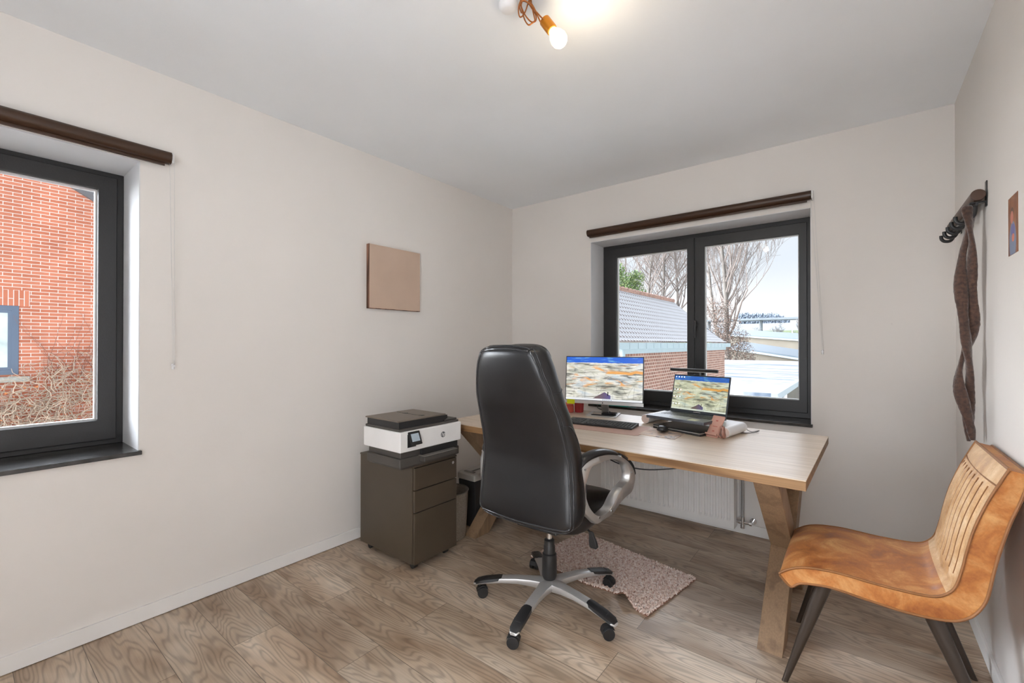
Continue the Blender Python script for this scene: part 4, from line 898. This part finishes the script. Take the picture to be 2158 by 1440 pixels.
m.build('cord', mat('copper_cord', srgb(150, 84, 24), .3, .3), fix, smooth=60)
MB().lathe([(.034, -.0005), (.034, -.016), (.027, -.027), (.02, -.030)], (-.036, -.080, 0)).build('ceiling_rose', M_WHITEP, fix, smooth=40)
ld = bpy.data.lights.new('bulb_light', 'POINT'); ld.energy = 3.0; ld.color = (1., .82, .58); ld.shadow_soft_size = .03
lo = bpy.data.objects.new('bulb_light', ld); COL.objects.link(lo); lo.location = BP + AX * .045

# ------------------------------------------------------------------ outside
def G(px, D, z=-2.9):
    """point on the horizontal plane z, at view depth D, in the direction of photo column px"""
    r = (px - 1079) / F_PX; return Vector(((-math.sin(YAW) + math.cos(YAW) * r) * D, (math.cos(YAW) + math.sin(YAW) * r) * D, z))
def brick_mat(name, sw, bw, rh, ms, cols, mortar, soldier=False):
    m, nt, p = newmat(name); s = nn(nt, 'SeparateXYZ', {0: nn(nt, 'TexCoord').outputs['Object']})
    a, b = s.outputs[sw[0]], s.outputs[sw[1]]
    v = nn(nt, 'CombineXYZ', {0: b, 1: a} if soldier else {0: a, 1: b}).outputs[0]
    br = nn(nt, 'TexBrick', {'Vector': v, 'Color1': tuple(cols[0]) + (1,), 'Color2': tuple(cols[1]) + (1,), 'Mortar': tuple(mortar) + (1,), 'Scale': 1., 'Mortar Size': ms, 'Mortar Smooth': .2, 'Bias': 0., 'Brick Width': bw, 'Row Height': rh})
    n = ramp(nt, nn(nt, 'TexNoise', {'Vector': v, 'Scale': 2.2, 'Detail': 5.}).outputs[0], [(.3, .88), (.7, 1.1)])
    nt.links.new(mixc(nt, 1., br.outputs['Color'], n, 'MULTIPLY'), p.inputs['Base Color']); p.inputs['Roughness'].default_value = .85
    nt.links.new(nn(nt, 'Bump', {'Height': mth(nt, 'SUBTRACT', 1., br.outputs['Fac']), 'Strength': .4, 'Distance': .01}).outputs[0], p.inputs['Normal'])
    return m
M_BR1 = brick_mat('orange_brick', (1, 2), .222, .0606, .0055, (srgb(162, 92, 66), srgb(180, 110, 84)), srgb(196, 186, 178))
M_BRS = brick_mat('orange_soldier_brick', (1, 2), .30, .062, .0055, (srgb(162, 92, 66), srgb(180, 110, 84)), srgb(196, 186, 178), True)
M_BR2 = brick_mat('brown_brick', (1, 2), .125, .0635, .007, (srgb(120, 80, 66), srgb(142, 100, 84)), srgb(188, 168, 154))
M_SNOW = mat('snow', (.30, .31, .325), .8, vary=(1.2, .06)); M_ZINC = mat('zinc', srgb(146, 160, 166), .4, .2); M_PLASTER = mat('pale_render', srgb(94, 87, 76), .8, vary=(.6, .12))
M_BARK = mat('bark', srgb(88, 82, 76), .9, vary=(2., .2)); M_TWIG = mat('twig', srgb(100, 90, 84), .9)
# ground
def gm():
    m, nt, p = newmat('snowy_grass'); tcn = nn(nt, 'TexCoord').outputs['Object']
    a = nn(nt, 'TexNoise', {'Vector': tcn, 'Scale': .25, 'Detail': 7., 'Roughness': .7}).outputs[0]
    nt.links.new(ramp(nt, a, [(.4, srgb(150, 156, 120)), (.52, srgb(226, 230, 234))]), p.inputs['Base Color']); p.inputs['Roughness'].default_value = .9; return m
struct(MB().box(-160, 120, -40, 260, -3.1, -2.9).build('ground', gm()))
struct(MB().box(-3.5, 3.5, -7, YF - .22, -.16, -.03).build('ground_bounce_slab', mat('bounce_slab_white', (.8, .8, .81), .9)))  # added unseen white slab, bounces light up to the ceiling
# annex with hipped pantile roof
an = thing('annex', 'brown brick annex with snow-dusted pantile roof and zinc gutter outside the back window', 'building', (-3.2, 7.0, -2.9))
AO = an.location
WX, EX, RX = 0., .10, -1.07; EZ, RZ = 1.305 + 2.9, 2.49 + 2.9
m = MB(); m.box(-2.14, 0, 0.03, 7.38, 0, 1.10 + 2.9); m.build('wall', M_BR2, an)
MB().box(-.0, .03, -.02, 7.42, 3.99, 4.075).box(-2.2, 0., 7.38, 7.42, 3.99, 4.075).build('fascia', M_ZINC, an)
m = MB(); m.box(.03, .14, -.45, 7.50, 4.075, 4.185)
for k in range(20): m.box(.138, .146, .1 + k * .37, .112 + k * .37, 4.08, 4.19)
m.build('gutter', M_ZINC, an, bevel=.01); MB().cyl((.06, .0, 0), (.06, .0, 4.08), .045, n=12).build('downpipe', M_ZINC, an, smooth=40)
def tile_mat():
    m, nt, p = newmat('snowy_pantile'); s = nn(nt, 'SeparateXYZ', {0: nn(nt, 'TexCoord').outputs['UV']})
    fu = mth(nt, 'FRACT', s.outputs[0]); fv = mth(nt, 'FRACT', s.outputs[1])
    nz = nn(nt, 'TexNoise', {'Vector': nn(nt, 'TexCoord').outputs['UV'], 'Scale': 1.7, 'Detail': 3.}).outputs[0]
    a = mth(nt, 'ADD', mth(nt, 'SUBTRACT', fu, mth(nt, 'MULTIPLY', fv, .35)), mth(nt, 'MULTIPLY', mth(nt, 'SUBTRACT', nz, .5), .6))
    k = mth(nt, 'MULTIPLY', mth(nt, 'GREATER_THAN', a, .64), mth(nt, 'LESS_THAN', fv, .5))
    nt.links.new(mixc(nt, k, (.40, .40, .415), srgb(84, 64, 56)), p.inputs['Base Color']); p.inputs['Roughness'].default_value = .8; return m
RW = 13; NYT = 62 * 6; y0r, y1r = -.45, 7.10
m = MB(); rows = []
for r in range(RW * 4 + 1):
    t = r / (RW * 4); rv = t * RW; line = []
    ym = y1r + (0 - 1.17 * t) + .0
    for c in range(NYT + 1):
        y = min(y0r + (y1r - y0r) * c / NYT, ym); ph = (y - y0r) / .125
        saw = (1 - (rv % 1)) * .018 if r < RW * 4 else 0
        h = .012 * math.sin(2 * PI * ph) + saw
        x = EX + (RX - EX) * t; z = EZ + (RZ - EZ) * (t ** 1.12)
        line.append((x + h * .7, y, z + h * .7, ph, rv))
    rows.append(line)
vs = [p[:3] for l in rows for p in l]; fs = []; uvs = []
for r in range(RW * 4):
    for c in range(NYT):
        a = r * (NYT + 1) + c; q = (a, a + 1, a + NYT + 2, a + NYT + 1); fs.append(q)
        P4 = (rows[r][c], rows[r][c + 1], rows[r + 1][c + 1], rows[r + 1][c]); eps = .999 if (r % 4 == 3) else 1
        uvs.append([(P4[0][3], P4[0][4]), (P4[1][3], P4[1][4]), (P4[2][3], P4[3][4] * 1.0 - (.001 if r % 4 == 3 else 0)), (P4[3][3], P4[3][4] - (.001 if r % 4 == 3 else 0))])
m.add(vs, fs, uvs); m.build('tiled_roof', tile_mat(), an, smooth=30)
m = MB(); m.add([(EX, y1r, EZ), (RX, y1r - 1.17, RZ), (RX * 2 - EX, y1r, EZ), (RX, y0r, RZ), (RX * 2 - EX, y0r, EZ), (EX, y0r, EZ), (0, 7.1, 4.07)], [(0, 1, 2), (1, 3, 4, 2), (5, 3, 4)]); m.build('roof_slope', M_SNOW, an)
m = MB()
for k in range(30): y = y0r + k * .214; m.cyl((RX, y, RZ + .005), (RX, y + .20, RZ + .02), .055, .068, n=10)
m.build('ridge_tiles', mat('ridge_tile', srgb(150, 116, 102), .8, vary=(14., .4)), an, smooth=50)
# neighbour house seen through the left window
nh = thing('brick_house', 'orange brick house with a blue-grey window seen through the left window', 'building', (-11.5, 0, -2.9))
m = MB(); m.prism([(-4.1, 0), (4.5, 0), (4.5, 2.29 + 2.9), (.2, 4.87 + 2.9), (-4.1, 2.29 + 2.9)], -.3, 0, 0.); 
m.build('wall', M_BR1, nh)
m = MB()
for sg in (1, -1):
    P_ = [(.2, 4.87 + 2.9), (.2 + sg * 4.6, 2.11 + 2.9)]; d = .16
    m.rings([[(x, P_[0][0], P_[0][1] + dz) for x, dz in ((-5, 0), (.09, 0), (.09, d), (-5, d))], [(x, P_[1][0], P_[1][1] + dz) for x, dz in ((-5, 0), (.09, 0), (.09, d), (-5, d))]])
m.build('roof', mat('slate_roof', srgb(90, 88, 90), .7), nh)
WY0, WY1, WZ0, WZ1 = -.50, .745, .735 + 2.9, 1.925 + 2.9
wn = MB().frame(WY0, WY1, WZ0, WZ1, .085, -.02, .012, ax=0).build('window', mat('blue_grey_frame', srgb(74, 88, 108), .45), nh, bevel=.006)
MB().frame(WY0 + .084, WY1 - .084, WZ0 + .084, WZ1 - .084, .045, .001, .006, ax=0).build('inner_frame', MATS['blue_grey_frame'], wn)
MB().box(.0005, .003, WY0 + .12, WY1 - .12, WZ0 + .12, WZ1 - .12).build('pane', mat('curtained_pane', srgb(176, 190, 188), .08, vary=(2.5, .35)), wn)
MB().box(-.02, .07, WY0 - .13, .873, .605 + 2.9, .70 + 2.9).build('sill', mat('concrete', srgb(170, 168, 160), .9, vary=(20., .3)), nh, bevel=.008)
MB().box(-.02, .004, WY0 - .13, .870, 1.925 + 2.9, 2.20 + 2.9).build('lintel', M_BRS, nh)
# climbing plant on that wall
random.seed(21); cp = thing('climbing_plant', 'bare tangled creeper climbing the orange brick house wall', 'plant', (-11.35, 1.4, -2.9))
m = MB()
def wander(p, d, n, st, r0, wob, zmin=None):
    pts = [p.copy()]
    for i in range(n):
        d = (d + Vector((random.uniform(-wob, wob) * .4, random.uniform(-wob, wob), random.uniform(-wob, wob)))).normalized(); p = p + d * st
        p.x = max(-.11, min(.10, p.x)); pts.append(p.copy())
    m.tube(pts, [r0 * (1 - .6 * i / n) for i in range(n + 1)], 4, False)
for k in range(800):
    y = random.uniform(-1.6, 1.2); hmax = .62 + .28 * math.exp(-((y - .1) / .4) ** 2) - (.35 if y < -.75 else 0)
    z = 2.9 + random.uniform(-.9, hmax) ; 
    wander(Vector((random.uniform(-.1, .09), y, z)), Vector((0, random.uniform(-1, 1), random.uniform(-.6, 1))), random.randint(5, 12), .07, random.uniform(.004, .011), .75)
m.build('stems', mat('dry_stem', srgb(176, 156, 136), .8, vary=(5., .25)), cp)
m = MB()
for k in range(26):
    y = random.uniform(-.50, .55); z = 2.9 + random.uniform(.5, .8)
    wander(Vector((-.12, y, z)), Vector((0, random.uniform(-.3, .3), 1)), random.randint(6, 17), .08, .005, .28)
m.build('tendrils', mat('dark_tendril', srgb(120, 80, 66), .8), cp)
m = MB()
for k in range(60):
    p = Vector((random.uniform(0, .12), random.uniform(-1.5, 1.1), 2.9 + random.uniform(-.2, .6))); a = [Vector((random.uniform(-.02, .02), random.uniform(-.05, .05), random.uniform(-.03, .03))) for _ in range(3)]
    m.add([p + q for q in a] + [p - a[0] * .6], [(0, 1, 2), (0, 1, 3)])
m.build('leaves', mat('dead_leaf', srgb(196, 120, 70), .8), cp)
# low warehouse with snowy sheet roof
wh = thing('warehouse', 'low warehouse with snow-streaked sheet roof and gutter, right of the brown brick annex', 'building', (-2.38, 17.2, -2.9))
def sheet():
    m, nt, p = newmat('snowy_sheet_roof'); tcn = nn(nt, 'TexCoord').outputs['Object']; s = nn(nt, 'SeparateXYZ', {0: tcn})
    v = nn(nt, 'CombineXYZ', {0: mth(nt, 'MULTIPLY', s.outputs[0], .12), 1: mth(nt, 'MULTIPLY', s.outputs[1], .55)}).outputs[0]
    st = nn(nt, 'TexNoise', {'Vector': v, 'Scale': 1.7, 'Detail': 5., 'Roughness': .7}).outputs[0]
    big = nn(nt, 'TexNoise', {'Vector': tcn, 'Scale': .07, 'Detail': 2.}).outputs[0]
    k = ramp(nt, mth(nt, 'ADD', st, mth(nt, 'MULTIPLY', mth(nt, 'SUBTRACT', big, .5), .5)), [(.47, 0.), (.56, 1.)])
    nt.links.new(mixc(nt, k, (.26, .27, .29), srgb(72, 84, 98)), p.inputs['Base Color']); p.inputs['Roughness'].default_value = .7; return m
MB().box(-8.6, 0, 0, 33, 0, 2.30).build('wall', M_PLASTER, wh); MB().box(-8.7, .02, -.12, 33.1, 2.30, 2.5).build('roof', sheet(), wh)
MB().box(.02, .22, -.15, 33, 2.28, 2.50).build('gutter', mat('dark_zinc', srgb(130, 140, 146), .5), wh); MB().cyl((.14, 2.2, 0), (.14, 2.2, 2.3), .08, n=12).build('downpipe', M_WHITEP, wh, smooth=40)
def PXY(px, py, y):
    d = Vector((-math.sin(YAW), math.cos(YAW), 0)) * math.cos(PITCH) + Vector((0, 0, math.sin(PITCH))) + Vector((math.cos(YAW), math.sin(YAW), 0)) * (px - 1079) / F_PX + Vector((0, 0, 1)) * (720 - py) / F_PX
    t = y / d.y; return (d.x * t, CAM_H + d.z * t)
for nm_, lab, y, top, mid, bot in (('shed', 'long pale shed with snowy roof, nearer of the two behind the warehouse', 62, ((1540, 722), (1720, 749)), ((1540, 734), (1720, 761)), -2.9), ('shed', 'long pale shed with snowy roof, farther of the two behind the warehouse', 84, ((1500, 692), (1720, 707)), ((1500, 704), (1720, 719)), -2.9)):
    a, b = PXY(*top[0], y), PXY(*top[1], y); c, d = PXY(*mid[0], y), PXY(*mid[1], y); t = thing(nm_, lab, 'building', (a[0], y, -2.9))
    o_ = Vector((a[0], y, -2.9))
    MB().rings([[(x - o_.x, 0, 0) if 0 else (x - o_.x, yy_ , zz) for x, zz in ((c[0], 0), (d[0], 0), (d[0], d[1] + 2.9), (c[0], c[1] + 2.9))] for yy_ in (0, 12)]).build('wall', M_PLASTER, t)
    MB().rings([[(c[0] - o_.x, -.3, c[1] + 2.9), (d[0] - o_.x, -.3, d[1] + 2.9), (d[0] - o_.x, -.3, d[1] + 3.1), (c[0] - o_.x, -.3, c[1] + 3.1)], [(a[0] - o_.x, 6, a[1] + 2.9), (b[0] - o_.x, 6, b[1] + 2.9), (b[0] - o_.x, 6, b[1] + 3.1), (a[0] - o_.x, 6, a[1] + 3.1)]]).build('roof', mat('snowy_roof', srgb(84, 94, 102), .6), t)
    MB().rings([[(c[0] - o_.x, -.45, c[1] + 2.72), (d[0] - o_.x, -.45, d[1] + 2.72), (d[0] - o_.x, -.45, d[1] + 2.95), (c[0] - o_.x, -.45, c[1] + 2.95)], [(c[0] - o_.x, -.3, c[1] + 2.72), (d[0] - o_.x, -.3, d[1] + 2.72), (d[0] - o_.x, -.3, d[1] + 2.95), (c[0] - o_.x, -.3, c[1] + 2.95)]]).build('gutter', MATS['dark_zinc'], t)
# embankment and overpass, far trees
e0 = PXY(1400, 690, 130); e1 = PXY(1760, 686, 130)
m = MB(); m.rings([[(x, 118, -2.9), (x, 130, e0[1] - 1.5), (x, 150, e0[1] - 1.2), (x, 165, -2.9)] for x in (-90, 60)]); o = m.build('embankment', mat('winter_grass', srgb(78, 86, 58), .9, vary=(.15, .25)), smooth=60); tag(o, 'low grassy green embankment on the horizon under the overpass', 'embankment')
op = thing('overpass', 'pale concrete road overpass crossing the horizon behind the embankment', 'bridge', (-30, 170, -2.9)); b0_ = PXY(1580, 673, 170); hz = b0_[1] + 2.9
MB().box(-60, 90, 0, 8, hz - .35, hz + .30).build('deck', mat('pale_concrete', srgb(92, 98, 102), .8), op)
for x in (-48, -31, -14, 3, 20, 37, 54): MB().box(x - .3, x + .3, 3, 5, 0, hz - .35).build('pier', MATS['pale_concrete'], op)
struct(MB().box(-140, 120, 190, 262, -2.95, 9.0).build('ground_hill', mat('far_snow', srgb(120, 124, 128), .9)))
random.seed(9)
m = MB()
for k in range(4200):
    c = G(random.uniform(1556, 1664), 215 + random.uniform(-2, 3)); e_ = (c.x - G(1560, 215).x) / (G(1662, 215).x - G(1560, 215).x); h = 15.5 - 3.5 * max(0, e_ - .75) * 4 * .7 + random.uniform(-2.4, .8)
    m.ball((c.x, c.y, random.uniform(9.0, h)), random.uniform(.18, .5), 5, 3, (.9, .9, 1.3))
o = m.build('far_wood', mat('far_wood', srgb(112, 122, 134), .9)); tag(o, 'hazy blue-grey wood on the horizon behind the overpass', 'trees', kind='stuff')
# ---- trees
def grow(mb, p, d, L_, r, depth, rng, up=.12, spread=.6, minr=.012, nch=(3, 4)):
    n = 4 if depth > 2 else 3; pts = [p.copy()]; rr = [r]
    for i in range(n):
        d = (d + Vector((rng.uniform(-1, 1), rng.uniform(-1, 1), rng.uniform(-.6, 1))) * .16 + Vector((0, 0, up))).normalized()
        p = p + d * L_ / n; pts.append(p.copy()); rr.append(max(r * (1 - .5 * (i + 1) / n), minr))
    mb.tube(pts, rr, 5 if r > .05 else 3, False)
    if depth <= 0: return
    for k in range(rng.randint(*nch)):
        f_ = rng.uniform(.35, 1.) if k else 1.; i = min(n, max(1, int(round(f_ * n)))); q = pts[i]
        ax = Vector((rng.uniform(-1, 1), rng.uniform(-1, 1), rng.uniform(-.2, .5))).normalized()
        nd = (d * (1 - spread * .5) + ax * spread).normalized()
        grow(mb, q, nd, L_ * rng.uniform(.55, .8), rr[i] * rng.uniform(.55, .75), depth - 1, rng, up * .9, spread, minr, nch)
def bare_tree(label, px, D, H, r, seed, depth=5, spread=.6, lean=(0, 0), z=-2.9, cat='tree', name='bare_tree', split=.3, grp=None, minr=.012, m_=None, arms=5):
    rng = random.Random(seed); t = thing(name, label, cat, tuple(G(px, D, z)), group=grp)
    tk = MB(); d = Vector((lean[0], lean[1], 1)).normalized(); p = Vector((0, 0, 0)); pts = [p.copy()]; n = 8; rr = [r]
    for i in range(n): d = (d + Vector((rng.uniform(-1, 1), rng.uniform(-1, 1), .5)) * .05).normalized(); p = p + d * H / n; pts.append(p.copy()); rr.append(max(r * (1 - .85 * (i + 1) / n), minr))
    tk.tube(pts, rr, 8, False); tk.build('trunk', m_ or M_BARK, t, smooth=60)
    b = MB()
    for i in range(1, n + 1):
        if i / n < split: continue
        for k in range(arms if i < n else 2):
            a = rng.uniform(0, 6.28); nd = Vector((math.cos(a) * spread * 1.5, math.sin(a) * spread * 1.5, .9)).normalized()
            q = pts[i].lerp(pts[i - 1], rng.random()); grow(b, q, nd, H * .24 * (1.15 - .6 * i / n), rr[i] * .5 + minr, depth - 1, rng, .10, spread, minr)
    b.build('branches', m_ or M_TWIG, t)
    return t
bare_tree('tall bare poplar rising behind the leafy bush, right window pane', 1534, 51, 25, .36, 3, 5, .38, (.01, 0), split=.25, arms=4, minr=.014)
bare_tree('slimmer bare tree leaning left of the tall bare poplar, right window pane', 1519, 54, 22, .27, 8, 4, .5, (-.05, -.03), split=.35, arms=2, minr=.017)
bare_tree('bare forked tree behind the evergreen, left window pane', 1357, 32, 15, .17, 5, 4, .6, (-.02, .0), split=.3, arms=3, minr=.011)
bare_tree('bare tree with pale upright trunk in the middle of the left window pane', 1388, 35, 18, .19, 6, 4, .6, (.03, .02), split=.3, arms=4, minr=.011)
bare_tree('bare tree next to the dark window mullion, left window pane', 1424, 37, 17, .17, 7, 4, .6, (.05, .03), split=.3, arms=4, minr=.011)
bare_tree('thin bare tree at the left edge of the left window pane', 1325, 36, 16, .13, 12, 4, .6, (.0, .0), split=.3, arms=3, minr=.011)
for px, D, H, sd, lab in ((1603, 100, 9.8, 31, 'bushy pollard tree on the horizon, leftmost one'), (1641, 102, 11.0, 32, 'bushy pollard tree on the horizon, middle one, widest crown'), (1690, 96, 14., 33, 'thin tall bare tree on the horizon at the right window edge')):
    bare_tree(lab, px, D, H * .7, .35 if sd != 33 else .2, sd, 3, .75 if sd != 33 else .35, name='bare_tree', split=.30, arms=6, minr=.028, grp='bare trees on the horizon', m_=mat('hazy_twig', srgb(84, 82, 80), .9))
for px, h0 in ((1618, 10), (1629, 9), (1641.5, 9), (1670, 12)):
    o = MB().cyl((0, 0, 0), (0, 0, h0 * .62), .12, .09, 8).build('lamp_post', mat('post_white', srgb(206, 208, 208), .6), loc=tuple(G(px, 96)), smooth=60); tag(o, 'pale post standing in the snow before the overpass', 'post', 'pale posts on the horizon')
# leafy brown bush and evergreen: clouds of leaf blades on a branch frame
def leafy(name, label, px, D, z0, blobs, n, size, cols, seed, stems=True):
    rng = random.Random(seed); t = thing(name, label, 'tree' if name == 'evergreen_tree' else 'bush', tuple(G(px, D, z0)))
    rt = Vector((math.cos(YAW), math.sin(YAW), 0)); fd = Vector((-math.sin(YAW), math.cos(YAW), 0))
    b = MB()
    for k in range(14 if stems else 3):
        bl = rng.choice(blobs); tip = rt * bl[0] + Vector((0, 0, bl[1])) + fd * rng.uniform(-.5, .5); b.tube([Vector((0, 0, 0)), tip * .5 + Vector((rng.uniform(-.2, .2), 0, .2)), tip], [.05, .03, .012], 5, False)
    b.build('stems', M_BARK, t)
    for ci, col in enumerate(cols):
        m = MB()
        for k in range(n // len(cols)):
            bl = rng.choices(blobs, [q[2] ** 2 for q in blobs])[0]
            v = Vector((rng.gauss(0, 1), rng.gauss(0, 1), rng.gauss(0, 1))).normalized() * bl[2] * rng.random() ** .4
            c = rt * (bl[0] + v.x) + fd * (v.y * .8) + Vector((0, 0, bl[1] + v.z)); s_ = size * rng.uniform(.6, 1.3)
            a = Vector((rng.gauss(0, 1), rng.gauss(0, 1), rng.gauss(0, 1))).normalized(); bb = a.cross(Vector((rng.gauss(0, 1), rng.gauss(0, 1), rng.gauss(0, 1)))).normalized()
            m.add([c - a * s_, c + bb * s_ * .45, c + a * s_, c - bb * s_ * .45], [(0, 1, 2, 3)])
        m.build('foliage', mat(name + '_leaf%d' % ci, col, .8), t)
leafy('leafy_bush', 'bush with withered brown leaves beside the brown brick annex', 1540, 49.5, -2.9, [(-1.43, 4.24, 1.84), (0.0, 3.62, 2.04), (1.02, 3.01, 1.73), (-1.84, 6.48, 1.73), (-0.41, 6.07, 1.63), (1.84, 1.99, 1.43), (2.45, 0.87, 1.33), (0.41, 0.97, 1.63), (-0.82, 8.11, 1.12), (-2.45, 8.32, 1.22), (1.22, 4.85, 1.02)], 11000, .085, (srgb(104, 80, 68), srgb(80, 66, 60), srgb(118, 108, 100)), 4)
leafy('evergreen_tree', 'yellowish green evergreen tree above the annex roof', 1322, 27, -2.9, [(-0.57, 7.62, 1.14), (0.35, 7.2, 0.85), (-0.14, 6.2, 1.28), (0.99, 6.2, 0.78), (0.57, 8.19, 0.5), (-0.64, 8.69, 0.5), (-1.28, 8.19, 0.71), (1.42, 5.78, 0.5), (0.43, 5.35, 1.28)], 18000, .066, (srgb(92, 112, 62), srgb(72, 94, 52), srgb(112, 124, 76)), 6, False)
